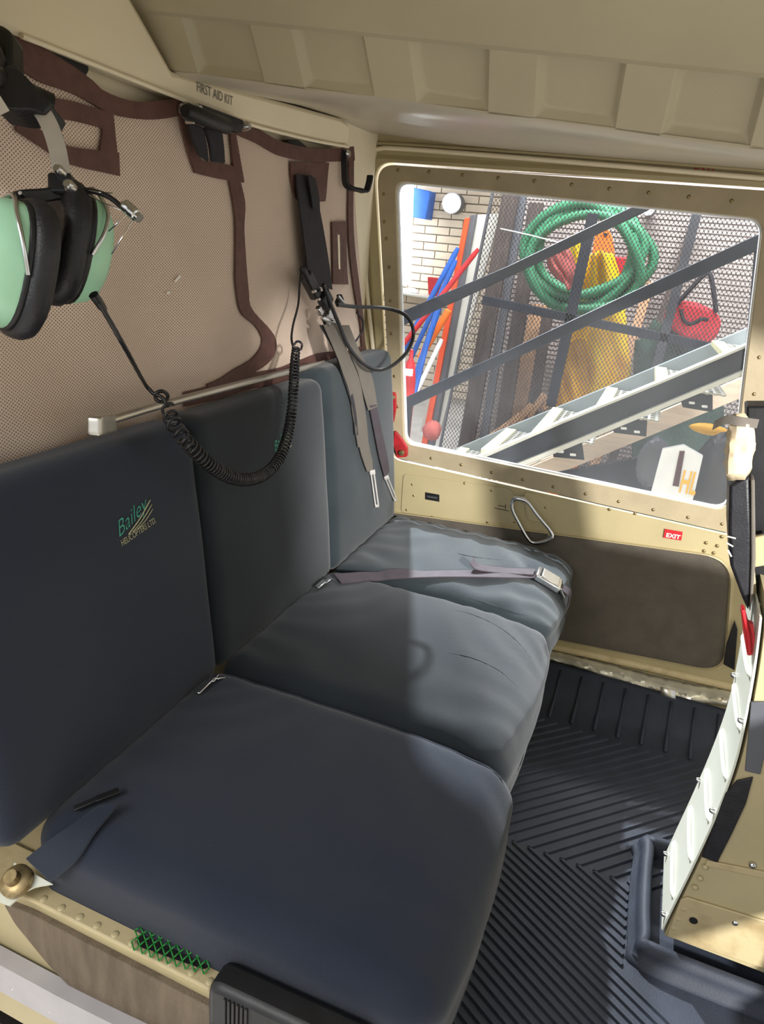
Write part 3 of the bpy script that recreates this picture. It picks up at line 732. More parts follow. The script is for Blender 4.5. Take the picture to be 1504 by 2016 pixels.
ribbon('pocket_slit', [(664, 462), (666, 490), (668, 530)], [(668, 462), (670, 490), (671, 530)], cream, lift=.007, th=.001)
ribbon('edge_binding', [(682, 310), (686, 440), (694, 560), (702, 640), (712, 690)], [(692, 310), (694, 440), (702, 560), (710, 640), (720, 690)], brown, n=30)
# light-coloured chips on the cloth
for a, b in (((340, 553), (348, 541)), ((329, 578), (332, 573))):
    ribbon('paint_fleck', [a, b], [(a[0]+3, a[1]+2), (b[0]+3, b[1]+2)], white, n=2, lift=.004, th=.0005)
# dark pads pushed in behind the cloth's top edge
for nm, P, lb in (('foam_pad', [(88, 100), (110, 98), (176, 126), (178, 140), (168, 156), (120, 130)], 'black foam pad tucked behind the brown binding above the headset'),
              ('foam_pad', [(566, 284), (572, 276), (590, 275), (606, 288), (600, 300), (570, 300)], 'small black foam pad showing behind the binding above the harness strap')):
    o = prism(nm, ats(P, X=XM+.0), (-.02, 0, 0), leather, bevel=.004); tag(o, lb, 'pad')

# black strap guide with a roller and screws
XG = XM+.012
sg = thing('strap_guide', 'black strap guide with a roller between two screws below the first aid lettering', 'strap guide', at(405, 230, X=XG))
prism('guide_body', rpoly(ats([(364, 202), (456, 236), (452, 262), (362, 228)], X=XG), .004, 4), (.022, 0, 0), black, sg, bevel=.004)
a, b = at(364, 218, X=XG+.03), at(450, 250, X=XG+.03); lathe('roller', a, b, [(0, .008), (.05, .011), (.95, .011), (1, .008)], black, sg, n=14)
for p in ((356, 214), (455, 247)):
    a = at(*p, X=XG-.004); lathe('screw', a, a+np.array([.034, 0, 0]), [(0, .0075), (.8, .0075), (1, .005)], steel, sg, n=12)
for p in ((367, 239), (427, 254)):
    a = at(*p, X=XG+.02); lathe('screw', a, a+np.array([.012, 0, 0]), [(0, .0035), (1, .003)], steel, sg, n=10)
# folded black webbing hanging out of the guide
bw = thing('folded_strap', 'folded black webbing hanging inside the leather frame under the roller', 'strap', at(400, 310, X=XG))
for A, B in (([(367, 240), (376, 275), (388, 306)], [(394, 250), (402, 285), (406, 318)]), ([(398, 250), (408, 285), (412, 318)], [(432, 258), (436, 290), (438, 322)])):
    P = cr(ats(A, X=XG+.006), 12); Q = cr(ats(B, X=XG+.010), 12); V, Fc = sheetv(P, Q, .006, (1, 0, 0)); obj('webbing', V, Fc, webblack, bw, bevel=.002, autosharp=40)
# coat-hook style black hanger beside the door
hk = thing('headset_hook', 'empty black J-shaped hook screwed to the wall corner beside the door', 'hook', at(700, 372, X=XM+.02))
def flat(name, P, wd, th, m, parent, side, n=24, **k):
    P = cr(P, n); T, N, B = frames(P); s = np.array(side, float)
    S_ = np.array([(s-(s@t)*t)/np.linalg.norm(s-(s@t)*t) for t in T]); nr_ = np.cross(T, S_)
    V, Fc = sheetv(P-S_*wd/2-nr_*th/2, P+S_*wd/2-nr_*th/2, th, nr_); return obj(name, V, Fc, m, parent, autosharp=40, **k)
flat('hook_arm', [at(677, 295, X=XM+.01), at(678, 330, X=XM+.012), at(680, 360, X=XM+.014), at(690, 370, X=XM+.022), at(706, 374, X=XM+.034), at(720, 376, X=XM+.045), at(726, 362, X=XM+.05), at(729, 345, X=XM+.05)], .014, .006, black, hk, (1, 0, .2), n=40, bevel=.0015)
a = at(677, 302, X=XM+.008); lathe('screw', a, a+np.array([.014, 0, 0]), [(0, .0075), (.7, .0075), (1, .005)], steel, hk, n=12)
# ================================================================== HEADSET ON ITS HOOK
HD = .66                                        # depth of the headset along the view axis
camR, camU, camF = M[:, 0], -M[:, 1], M[:, 2]
ax = camR*.66 + camF*.75 - camU*.04; ax /= np.linalg.norm(ax)          # from the near cup to the far cup
upv = np.array([0, 0, 1.]) - ax[2]*ax; upv /= np.linalg.norm(upv); sdv = np.cross(upv, ax)   # side
def oval(c, a, u, s, prof, n=28, sq=2.5):
    """stack of super-ellipse sections: prof rows (offset along a, half width, half height)"""
    V = []; Fc = []
    for t, w_, h_ in prof:
        for k in range(n):
            g = 2*math.pi*k/n; cx, sx = math.cos(g), math.sin(g)
            V.append(c + a*t + s*w_*math.copysign(abs(cx)**(2/sq), cx) + u*h_*math.copysign(abs(sx)**(2/sq), sx))
    for i in range(len(prof)-1):
        for k in range(n): Fc.append((i*n+k, i*n+(k+1) % n, (i+1)*n+(k+1) % n, (i+1)*n+k))
    Fc.append(tuple(range(n))[::-1]); Fc.append(tuple(range((len(prof)-1)*n, len(prof)*n))); return V, Fc
hs = thing('headset', 'black aviation headset with pale green ear cups hanging on the wall hook', 'headset', depth(60, 640, HD))
c1 = depth(24, 524, HD-.014); c2 = depth(140, 486, HD+.05)
dome = [(-.047, .004, .005), (-.046, .016, .020), (-.043, .026, .034), (-.036, .034, .045), (-.025, .0395, .0525), (-.012, .042, .056), (.0, .0425, .057)]
seal = [(.0, .040, .053), (.001, .045, .059), (.006, .049, .063), (.013, .0495, .064), (.020, .047, .061), (.024, .041, .054), (.0245, .033, .044), (.020, .024, .034)]
for c, sg_, nm in ((c1, 1, 'ear_cup'), (c2, -1, 'ear_cup')):
    a_ = ax*sg_; k = 1.0 if sg_ > 0 else .96
    V, Fc = oval(c, a_, upv, sdv, [(t*(1 if sg_ > 0 else .72), w_*k, h_*k) for t, w_, h_ in dome]); cup = obj(nm, V, Fc, green, hs, autosharp=70)
    V, Fc = oval(c, a_, upv, sdv, [(t, w_*k, h_*k) for t, w_, h_ in seal]); obj('ear_seal', V, Fc, leather, hs)
    V, Fc = oval(c, a_, upv, sdv, [(-.004, .0435*k, .058*k), (-.001, .0445*k, .059*k), (.002, .0435*k, .058*k)]); obj('rim', V, Fc, black, cup)
    # wire yoke over the dome, from the top down both sides to the pivots
    P = [c + a_*(-.006) + sdv*s_ + upv*h_ - a_*b_ for s_, h_, b_, g in ((.0445, -.004, -.004, 0), (.044, .02, .004, 0), (.032, .042, .008, 0), (.0, .060, .004, 0), (-.032, .042, .008, 0), (-.044, .02, .004, 0), (-.0445, -.004, -.004, 0))]
    tube('wire_yoke', P, .0021, steel, cup, res=40, n=8)
# gain knob and pad on the far cup
a = c2+ax*.046; 
# stirrup block, screws
stA = depth(45, 385, HD+.005); stB = depth(150, 368, HD+.022)
st = flat('stirrup', [depth(30, 400, HD), depth(42, 388, HD+.004), depth(90, 384, HD+.012), depth(130, 376, HD+.02), depth(152, 370, HD+.024)], .012, .011, black, hs, (0, 0, 1), bevel=.002)
boxo('slider_block', depth(122, 366, HD+.016), (.011, .008, .010), black, hs, basis(camR, camU), .003)
for p, r in (((52, 391), .003), ((142, 372), .0055), ((122, 342), .0050)):
    a = depth(*p, HD+.008); lathe('screw', a, a-camF*.012, [(0, r), (.7, r), (1, r*.6)], steel, hs, n=12)
# spring steel headband arms: down from the hook
flat('headband_arm', [depth(30, 190, HD+.02), depth(74, 212, HD+.022), depth(96, 244, HD+.022), depth(112, 290, HD+.02), depth(122, 342, HD+.018)], .016, .002, satin, hs, camR*.9+camF*.3, n=30)
flat('headband_arm', [depth(84, 206, HD+.03), depth(108, 244, HD+.03), depth(124, 292, HD+.028), depth(130, 345, HD+.026)], .006, .002, steel, hs, camR, n=30)
flat('headband_arm', [depth(6, 200, HD-.02), depth(-50, 232, HD-.04), depth(-75, 300, HD-.045), depth(-60, 370, HD-.04), depth(-30, 410, HD-.03), depth(-5, 440, HD-.025)], .016, .002, satin, hs, camR*.5+camF*.8, n=30)
V, Fc = sheetv(cr([depth(-20, 150, HD-.01), depth(20, 128, HD), depth(60, 160, HD+.01), depth(100, 205, HD+.02)], 16), cr([depth(-20, 205, HD-.01), depth(25, 215, HD), depth(60, 216, HD+.01), depth(88, 226, HD+.02)], 16), .035, camF)
obj('head_pad', V, Fc, leather, hs, bevel=.008, autosharp=50)
# boom microphone
mb = tube('mic_boom', [depth(150, 372, HD+.02), depth(185, 377, HD+.018), depth(215, 388, HD+.015), depth(245, 412, HD+.012)], .0026, blackcord, hs, res=20)
lathe('microphone', depth(243, 402, HD+.012), depth(275, 430, HD+.008), [(0, .004), (.08, .0058), (.3, .0062), (.36, .0052), (.46, .0052), (.5, .0062), (.8, .0058), (.84, .0045), (1, .0045)], steel, hs, n=14)
for a, b in (((160, 376), (250, 418)), ((252, 418), (214, 455)), ((262, 432), (220, 500)), ((222, 380), (160, 372))):
    tube('mic_wire', [depth(*a, HD+.018), depth((a[0]+b[0])/2-1, (a[1]+b[1])/2+2, HD+.014), depth(*b, HD+.02)], .0006, steel, mb, n=5, res=8)
# straight lead, loop over the rail, long coiled cord, lead up to the harness
lead = [depth(188, 586, HD+.03), depth(215, 630, HD+.05), depth(250, 692, HD+.09), at(285, 755, X=-.045), at(303, 776, X=-.043)]
lathe('strain_relief', depth(184, 580, HD+.028), depth(206, 612, HD+.045), [(0, .005), (.7, .0045), (1, .003)], blackcord, hs, n=10)
tube('lead', lead, .0027, blackcord, hs, res=40)
tube('cord_loop', [at(303, 776, X=-.043), at(318, 770, X=-.035), at(330, 778, X=-.030), at(326, 790, X=-.028), at(310, 789, X=-.03), at(306, 778, X=-.036), at(320, 783, X=-.026), at(331, 800, X=-.016)], .0026, blackcord, hs, res=50)
path = cr([at(331, 800, X=.0), at(336, 820, X=.012), at(350, 848, X=.03), at(378, 882, X=.04), at(415, 917, X=.045), at(455, 940, X=.045), at(490, 944, X=.043), at(522, 933, X=.036), at(548, 905, X=.03), at(564, 865, X=.022), at(574, 815, X=.01), at(578, 765, X=0), at(580, 720, X=-.02), at(583, 684, X=-.04)], 1500)
d = np.r_[0, np.cumsum(np.linalg.norm(np.diff(path, axis=0), axis=1))]; s = d/d[-1]
# turns: loose at the beginning, tight along the middle, looser at the top
dens = np.interp(s, [0, .06, .12, .2, .75, .9, 1], [60, 80, 120, 145, 145, 125, 95]); phs = np.r_[0, np.cumsum(dens[1:]*np.diff(d))]
rad = np.interp(s, [0, .03, .12, .5, .9, 1], [.007, .009, .0085, .0078, .0072, .006])
T, N, B = frames(path, (1, 0, 0)); H = path + rad[:, None]*(np.cos(2*np.pi*phs)[:, None]*N + np.sin(2*np.pi*phs)[:, None]*B)
idx = np.linspace(0, 1499, 1500).astype(int)
V, Fc = tubev(H[idx], .0021, 5); obj('coiled_cord', V, Fc, blackcord, hs, label='black coiled cord')
print('coil turns', phs[-1])
tube('cord_loop', [H[-1], at(585, 672, X=-.04), at(594, 676, X=-.036), at(592, 688, X=-.034), at(580, 686, X=-.036), at(574, 668, X=-.045), at(577, 640, X=-.06), at(587, 600, X=-.075), at(590, 560, X=-.085), at(593, 532, X=-.09)], .0022, blackcord, hs, res=50)
# the bracket it hangs from
hb = thing('hanger_bracket', 'black padded hanger arm holding the headset at the top of the wall', 'hook', depth(0, 150, HD+.05))
prism('bracket_post', [depth(*p, HD+.04) for p in ((-60, 40), (2, 46), (20, 58), (22, 130), (-10, 160), (-60, 150))], camF*.03, black, hb, bevel=.005)
tube('bracket_arm', [depth(-10, 120, HD+.05), at(-30, 90, X=-.06), at(-60, 60, X=XM-.0)], .012, black, hb, res=12)
tube('bracket_arm', [depth(-20, 150, HD-.01), depth(20, 168, HD+.02), depth(60, 190, HD+.045), depth(100, 208, HD+.06)], .012, black, hb, res=14, n=12)

# ================================================================== SHOULDER HARNESS AND BELTS
XH = XM+.022
sh = thing('shoulder_harness', 'black shoulder harness strap with metal adjuster and two grey webbing tails', 'harness', at(630, 600, X=XH))
def strap(name, pairs, m, parent, th=.0022, n=30, **k):
    """pairs: (left px, right px, X)"""
    def pt(p, x):
        h, nn_ = px_hit([hb3, hb2], p[0], p[1], .005); f = at(*p, X=x)
        return h if h is not None and h[0] > x-.003 else f
    def keep_out(P_):                       # nothing of the strap inside a cushion
        out = []
        for p in P_:
            for hh in (hb3, hb2):
                a_, n_ = hh((p[0]+.25, p[1], p[2]), (-1, 0, 0))
                if a_ is not None and a_[0]+.0035 > p[0]: p = np.array([a_[0]+.0035, p[1], p[2]])
            out.append(p)
        return np.array(out)
    P = cr([pt(a, x) for a, b, x in pairs], n); Q = cr([pt(b, x) for a, b, x in pairs], n)
    if pairs[-1][0][1] > 700: P, Q = keep_out(P), keep_out(Q)
    V, Fc = sheetv(P, Q, th, (1, -.3, 0)); return obj(name, V, Fc, m, parent, autosharp=40, **k)
def on3(px, py, lift): return px_hit([hb3], px, py, lift)[0]
strap('black_strap', [((580, 344), (612, 346), XM+.006), ((584, 380), (622, 390), XM+.012), ((592, 440), (634, 450), XM+.018), ((600, 500), (644, 510), XM+.024), ((606, 560), (652, 570), XM+.03)], webblack, sh, th=.004)
strap('strap_fold', [((604, 346), (618, 350), XM+.018), ((610, 380), (626, 386), XM+.022), ((614, 410), (628, 414), XM+.022)], webblack, sh, th=.003)
# adjuster cluster
Rb = basis(at(655, 640, X=-.08)-at(598, 528, X=-.095), (1, 0, 0))
boxo('adjuster_body', at(612, 562, X=-.09), (.030, .012, .010), black, sh, Rb, .004)
boxo('adjuster_jaw', at(640, 590, X=-.078), (.016, .016, .009), black, sh, Rb, .003)
lathe('pin', at(594, 526, X=-.088), at(608, 556, X=-.084), [(0, .004), (.1, .007), (.9, .007), (1, .004)], black, sh, n=10)
boxo('chrome_buckle', at(646, 622, X=-.078), (.012, .019, .007), steel, sh, Rb, .003)
boxo('chrome_buckle', at(629, 612, X=-.080), (.010, .006, .006), steel, sh, Rb, .0025)
lathe('chrome_bar', at(633, 626, X=-.072), at(664, 634, X=-.068), [(0, .003), (.1, .005), (.9, .005), (1, .003)], steel, sh, n=12)
for p in ((616, 574), (628, 572), (624, 590)): 
    a = at(*p, X=-.078); lathe('clip_screw', a, a+np.array([.008, -.004, .002]), [(0, .0035), (1, .0025)], steel, sh, n=8)
boxo('side_clip', at(668, 592, X=-.088), (.008, .012, .005), black, sh, Rb, .002)
lathe('side_pin', at(665, 582, X=-.08), at(679, 601, X=-.075), [(0, .0035), (1, .0035)], steel, sh, n=10)
# grey tails
strap('grey_tail', [((636, 640), (664, 632), -.078), ((662, 700), (684, 694), -.046), ((674, 735), (696, 730), -.042), ((682, 770), (706, 765), -.046), ((692, 830), (716, 826), -.028), ((700, 880), (720, 874), -.018)], webgrey, sh)
strap('grey_tail', [((696, 840), (714, 836), -.026), ((704, 885), (722, 880), -.016), ((712, 912), (728, 908), -.010), ((718, 928), (728, 926), -.008)], webgrey, sh)
strap('grey_tail', [((668, 640), (686, 640), -.078), ((690, 700), (708, 694), -.046), ((699, 732), (720, 724), -.042), ((706, 760), (730, 752), -.046), ((720, 808), (738, 800), -.030)], webgrey, sh)
strap('grey_tail', [((722, 798), (736, 796), -.030), ((732, 850), (746, 846), -.020), ((742, 900), (756, 890), -.012), ((752, 938), (762, 928), -.008)], webplum, sh)
strap('strap_shadow', [((628, 640), (640, 640), -.086), ((656, 690), (668, 686), -.056), ((668, 725), (680, 721), -.048), ((688, 800), (694, 800), -.046), ((694, 856), (700, 856), -.03)], webblack, sh)  # black strip laid beside the grey tails as their shadow
def tongue(a, b, wd, m):
    a = np.array(a); b = np.array(b); d_ = (b-a)/np.linalg.norm(b-a); s_ = np.cross(d_, C-a); s_ /= np.linalg.norm(s_); nx = np.cross(s_, d_); L_ = np.linalg.norm(b-a)
    pr = [boxv((a+b)/2 + s_*wd*k, (L_/2, wd*.32, .0022), np.array([d_, s_, nx])) for k in (-.68, .68)]
    pr += [boxv(a+d_*.004, (.005, wd*1.25, .003), np.array([d_, s_, nx])), boxv(b-d_*.002, (.003, wd, .0022), np.array([d_, s_, nx]))]
    V, Fc = join(*pr); obj('metal_tongue', V, Fc, m, sh, smooth=False, bevel=.0008)
tongue(on3(725, 926, .010), on3(735, 996, .010), .0052, satin)
tongue(on3(753, 938, .010), on3(772, 984, .010), .0048, satin)
# heavy black lead looping out from the harness: its shadow falls on the backrest
tube('black_lead_loop', [at(636, 560, X=-.075), at(648, 592, X=-.068), at(668, 640, X=-.055), at(686, 682, X=-.04), at(714, 715, X=-.02), at(745, 728, X=0), at(775, 718, X=.02), at(803, 690, X=.035), at(814, 655, X=.035), at(800, 622, X=.02), at(760, 607, X=-.02), at(700, 604, X=-.055), at(664, 600, X=-.07)], .0042, blackcord, sh, res=90, n=10)
# thin strap end hanging at the corner
tube('thin_cord', [at(702, 615, X=-.09), at(713, 630, X=-.088), at(714, 650, X=-.088), at(700, 672, X=-.086)], .0022, webblack, sh, res=20)

# lap belt across the far cushion
lb = thing('lap_belt', 'plum-black lap belt with a metal lift buckle lying across the far cushion', 'seat belt', px_hit([hs3], 800, 1140)[0])
def draped(name, pts, wd, m, parent, hits, lift=.003, th=.002, n=50, side=(0, 1, 0)):
    P = []
    for x, y, extra in pts:
        p, nn_ = px_hit(hits, x, y, lift); P.append(p+np.array([0, 0, extra]))
    P = cr(P, n); T, N, B = frames(P); sd = np.array(side, float)
    S_ = np.array([(sd-(sd@t)*t)/np.linalg.norm(sd-(sd@t)*t) for t in T]); U_ = np.cross(T, S_); U_ = np.array([u if u[2] > 0 else -u for u in U_])
    def rest(E):
        out = []
        for e in E:
            for hh in hits:
                a_, n_ = hh((e[0], e[1], e[2]+.2), (0, 0, -1))
                if a_ is not None and a_[2]+.0015 > e[2]: e = np.array([e[0], e[1], a_[2]+.0015])
            out.append(e)
        return np.array(out)
    V, Fc = sheetv(rest(P-S_*wd/2), rest(P+S_*wd/2), th, U_); return obj(name, V, Fc, m, parent, autosharp=40), P
_, P = draped('webbing', [(664, 1146, .004), (700, 1140, .0), (760, 1136, 0), (830, 1134, .0), (900, 1134, .002), (980, 1136, .004), (1040, 1138, .006), (1066, 1142, .007)], .034, webplum, lb, [hs3, hs2])
strap2 = [px_hit([hs3], x, y, .006)[0]+np.array([0, 0, e]) for x, y, e in ((926, 1122, .016), (940, 1128, .008), (990, 1132, .004), (1050, 1136, .006))]
Pc = cr(strap2, 20); V, Fc = sheetv(Pc-np.array([0, .016, 0]), Pc+np.array([0, .016, 0]), .002, (0, 0, 1)); obj('loose_tail', V, Fc, webplum, lb, autosharp=40)
q0 = px_hit([hs3], 1062, 1142, .010)[0]; q1 = px_hit([hs3], 1088, 1158, .012)[0]; 
q0 = q0+np.array([.001, 0, .002]); d_ = np.array([.88, .05, -.35]); Rk = basis(d_, (.35, 0, .9))
bk = boxo('buckle', q0+d_*.018, (.031, .025, .008), steel, lb, Rk, .003)
boxo('buckle_lid', q0+d_*.020+Rk[2]*.009, (.021, .021, .002), alum, bk, Rk, .0015)
boxo('buckle_slot', q0-d_*.004+Rk[2]*.0085, (.003, .018, .0012), dark, bk, Rk, .0004)
e0 = q0+d_*.044+np.array([.006, 0, .003]); Re = basis((.5, .1, -.86), (.86, 0, .5)); boxo('buckle_end', e0+np.array([.006, .0, -.012]), (.016, .013, .003), steel, lb, Re, .0015)
V, Fc = sheetv(cr([e0+np.array([.0, -.014, -.004]), e0+np.array([.02, -.012, -.018]), e0+np.array([.022, -.012, -.045])], 10), cr([e0+np.array([.0, .016, -.004]), e0+np.array([.022, .018, -.016]), e0+np.array([.024, .018, -.043])], 10), .002, (1, 0, .3)); obj('webbing_end', V, Fc, webplum, lb, autosharp=40)
# buckles half lost in the cushion gaps
def gap_buckle(lbl, pts, m=steel):
    t = thing('belt_buckle', lbl, 'buckle', at(*pts[0][0], X=.03))
    for a, b, w_ in pts:
        A = px_hit([hs1, hs2, hs3, hb1, hb2, hb3], *a, .008)[0]; B_ = px_hit([hs1, hs2, hs3, hb1, hb2, hb3], *b, .008)[0]
        bar('metal_piece', A, B_, w_, .004, m, t, bevel=.0012)
    return t
t = gap_buckle('chrome belt fitting poking out of the gap between the two nearer cushions', [((388, 1374), (420, 1342), .010), ((414, 1350), (424, 1336), .014), ((428, 1344), (468, 1332), .007)])
t2 = gap_buckle('small chrome belt fitting in the gap beside the lap belt', [((624, 1164), (640, 1150), .012), ((640, 1154), (650, 1146), .009)])
t3 = gap_buckle('dark belt fitting lying at the foot of the crested backrest', [((150, 1600), (196, 1582), .008), ((190, 1584), (236, 1566), .010)], black)
# near lap belt end with anchor bolt
nb = thing('belt_anchor', 'dark lap belt end bolted to a pale bracket at the corner of the bench', 'seat belt', at(60, 1740, Z=.30))
def nbp(p, z):
    h, _n = px_hit([hs1], p[0], p[1], .006); f = at(*p, Z=z); return h if h is not None and h[2] > f[2] else f
A_ = cr([nbp(p, z) for p, z in (((196, 1588), .41), ((138, 1628), .40), ((92, 1660), .375), ((52, 1692), .345))], 20)
B_ = cr([nbp(p, z) for p, z in (((238, 1582), .41), ((196, 1640), .395), ((160, 1690), .36), ((100, 1738), .335))], 20)
V, Fc = sheetv(A_, B_, .004, (0, -.4, .8)); obj('webbing', V, Fc, navy, nb, autosharp=40, bevel=.0012)
V, Fc = sheetv(cr([at(30, 1700, Z=.318), at(20, 1730, Z=.31), at(-20, 1770, Z=.30)], 8), cr([at(105, 1742, Z=.318), at(60, 1752, Z=.31), at(20, 1785, Z=.30)], 8), .003, (0, -.4, .9)); obj('bracket', V, Fc, wpaint, nb, autosharp=40)
a = at(36, 1737, Z=.315); lathe('anchor_bolt', a, a+np.array([0, -.010, .020]), [(0, .019), (.35, .019), (.5, .016), (.55, .009), (1, .008)], brass, nb, n=20)

# ================================================================== SMALL FITTINGS
# red quick-release handles on the door post
for (px, py, lbl) in ((794, 872, 'red pull tab with a bolt, beside the lower corner of the door window'),):
    t = thing('release_tab', lbl, 'pull tab', D(px, py, -.02))
    prism('tab', rpoly([D(*p, -.010) for p in ((782, 845), (796, 862), (806, 878), (806, 896), (788, 897), (780, 872))], .004, 4), (0, -.012, 0), redvinyl, t, bevel=.003)
    a = D(797, 887, -.022); lathe('bolt', a, a+np.array([0, -.010, 0]), [(0, .008), (.6, .008), (1, .005)], brass, t, n=12)
t = thing('release_tab', 'red strap with a bolt at its top, hanging on the post behind the far backrest', 'pull tab', D(778, 800, -.02))
prism('strap', rpoly([D(*p, -.006) for p in ((772, 770), (782, 772), (783, 800), (778, 830), (770, 830))], .003, 4), (0, -.008, 0), redvinyl, t, bevel=.002)
a = D(777, 780, -.014); lathe('bolt', a, a+np.array([0, -.010, 0]), [(0, .007), (.6, .007), (1, .004)], brass, t, n=12)
# black ribbed plastic case under the near cushion
case = thing('plastic_case', 'black ribbed plastic case wedged under the front cushion beside the green net', 'case', at(560, 1960, Z=.20))
A = [np.array(v) for v in ((.270, -.014, .332), (.455, -.014, .338), (.455, -.014, .200), (.270, -.014, .200))]
cpoly = rpoly(A, .018, 6)
prism('case_body', cpoly, (0, .036, 0), black, case, bevel=.008)
d_ = A[1]-A[0]; dn = A[3]-A[0]
bar('lid_seam', A[0]+dn*.5-np.array([0, .001, 0]), A[1]+dn*.5-np.array([0, .001, 0]), .002, .003, dark, case, bevel=.0006)
for u in [.13+.028*i for i in range(6)] + [.58+.03*i for i in range(5)]:
    p = A[0]+d_*u; bar('grip_rib', p+dn*.06-np.array([0, .001, 0]), p+dn*.42-np.array([0, .001, 0]), .003, .0035, black, case, up=(0, 1, 0), bevel=.001)
# ================================================================== CENTRE COLUMN BETWEEN THE FRONT SEATS
Y0, Y1 = .552, .715
cc_ = thing('centre_column', 'tan centre column with a white beaded panel on its aft edge', 'column', (.92, .63, .0))
pc = [(.776, .035), (.782, .10), (.792, .20), (.800, .30), (.803, .40), (.796, .50), (.784, .60), (.766, .70), (.74, .80), (.715, .90), (.69, 1.02), (.67, 1.16)]
pcs = cr(np.array(pc), 60)
def edgeX(z): return float(np.interp(z, pcs[:, 1], pcs[:, 0]))
zz = np.linspace(.035, .66, 40)
poly = [np.array([edgeX(z)+.004, Y0, z]) for z in zz] + [np.array([1.25, Y0, .66]), np.array([1.25, Y0, .035])]
prism('column_body', poly, (0, Y1-Y0, 0), tan, cc_, bevel=0)
# white beaded panel
zs = np.linspace(.045, .64, 50); A = [np.array([edgeX(z)-.001, Y0-.002, z]) for z in zs]; B_ = [np.array([edgeX(z)-.001, Y1+.002, z]) for z in zs]
V, Fc = sheetv(A, B_, .003, (-1, 0, 0)); wp = obj('white_panel', V, Fc, wpaint, cc_, autosharp=50, label='white painted beaded panel')
for z in (.105, .19, .275, .36, .45, .54):
    x = edgeX(z)-.004; P = cr([(x+.003, Y0+.012, z), (x-.0025, Y0+.03, z), (x-.0025, Y1-.035, z), (x+.003, Y1-.018, z)], 16); tube('bead', P, .0035, wpaint, wp, n=8)
for z, y in ((.065, Y0+.012), (.065, Y1-.012), (.30, Y0+.008), (.47, Y0+.006), (.24, Y1-.008), (.46, Y1-.01)):
    a = np.array([edgeX(z)-.003, y, z]); lathe('panel_screw', a, a+np.array([-.008, 0, .001]), [(0, .0048), (.6, .0048), (1, .003)], steel, cc_, n=10)
# trims on the near face
def nf(px, py, lift=.0): return at(px, py, Y=Y0-lift)
prism('black_edge_strip', [nf(*p, .001) for p in ((1381, 1684), (1404, 1625), (1428, 1560), (1450, 1535), (1482, 1528), (1468, 1580), (1440, 1640), (1412, 1695))], (0, -.004, 0), leather, cc_, bevel=.001)
prism('grey_edge_strip', [nf(*p, .001) for p in ((1466, 1515), (1472, 1450), (1478, 1380), (1520, 1380), (1512, 1450), (1496, 1522))], (0, -.004, 0), greysteel, cc_, bevel=.001)
prism('lower_plate', [nf(*p, .001) for p in ((1340, 1768), (1352, 1764), (1530, 1818), (1540, 1915), (1312, 1840))], (0, -.004, 0), tanworn, cc_, bevel=.0015)
prism('seam_flange', [nf(*p, .001) for p in ((1392, 1692), (1540, 1722), (1540, 1735), (1388, 1702))], (0, -.003, 0), tanworn, cc_, bevel=.001)
rivets([nf(*p, .004) for p in ((1388, 1708), (1378, 1730), (1368, 1748), (1346, 1790), (1336, 1810), (1326, 1828), (1445, 1818))], (0, -1, 0), cc_, RIVT)
rivets([nf(*p, .004) for p in ((1481, 1704), (1447, 1817))], (0, -1, 0), cc_, SCREW, name='screw', scale=.9)
a = nf(1365, 1812, .005); lathe('hole_plug', a, a+np.array([0, -.0012, 0]), [(0, .0065), (1, .0065)], dark, cc_, n=14)
# the padded upper half: black cover leaning aft
ZP = .63
def up_(px, py, y=.60): return at(px, py, Y=y)
pb = thing('padded_post', 'black padded post cover with frayed edge above the white panel', 'post cover', up_(1460, 1190))
pP = [up_(*p) for p in ((1436, 955), (1476, 938), (1480, 1050), (1478, 1130), (1474, 1205), (1462, 1180), (1438, 1115), (1434, 1040))]
prism('cover', pP, (0, .07, 0), leather, pb, bevel=.008)
prism('seam_edge', [up_(*p, .598) for p in ((1478, 945), (1486, 945), (1488, 1100), (1482, 1180), (1476, 1205), (1479, 1100))], (0, .03, 0), webgrey, pb, bevel=.002)
for a, b in (((1432, 1056), (1448, 1060)), ((1431, 1069), (1443, 1076)), ((1433, 1083), (1440, 1096))):
    tube('stitch', [up_(*a, .598), up_(*b, .594)], .0012, white, pb, n=6)
prism('inner_structure', [up_(*p, .66) for p in ((1470, 800), (1600, 800), (1640, 1300), (1500, 1300), (1476, 1200), (1474, 960))], (0, .05, 0), black, pb, bevel=.003)
prism('tan_gusset', [up_(*p, .63) for p in ((1482, 1058), (1530, 1050), (1530, 1110), (1484, 1118))], (0, .01, 0), tan, pb, bevel=.002)
prism('tan_gusset', [up_(*p, .63) for p in ((1478, 1130), (1486, 1122), (1490, 1170), (1480, 1175))], (0, .01, 0), tan, pb, bevel=.002)
prism('steel_bracket', [up_(*p, .625) for p in ((1484, 1190), (1520, 1180), (1520, 1345), (1478, 1400), (1478, 1240))], (0, .02, 0), alum, pb, bevel=.003)
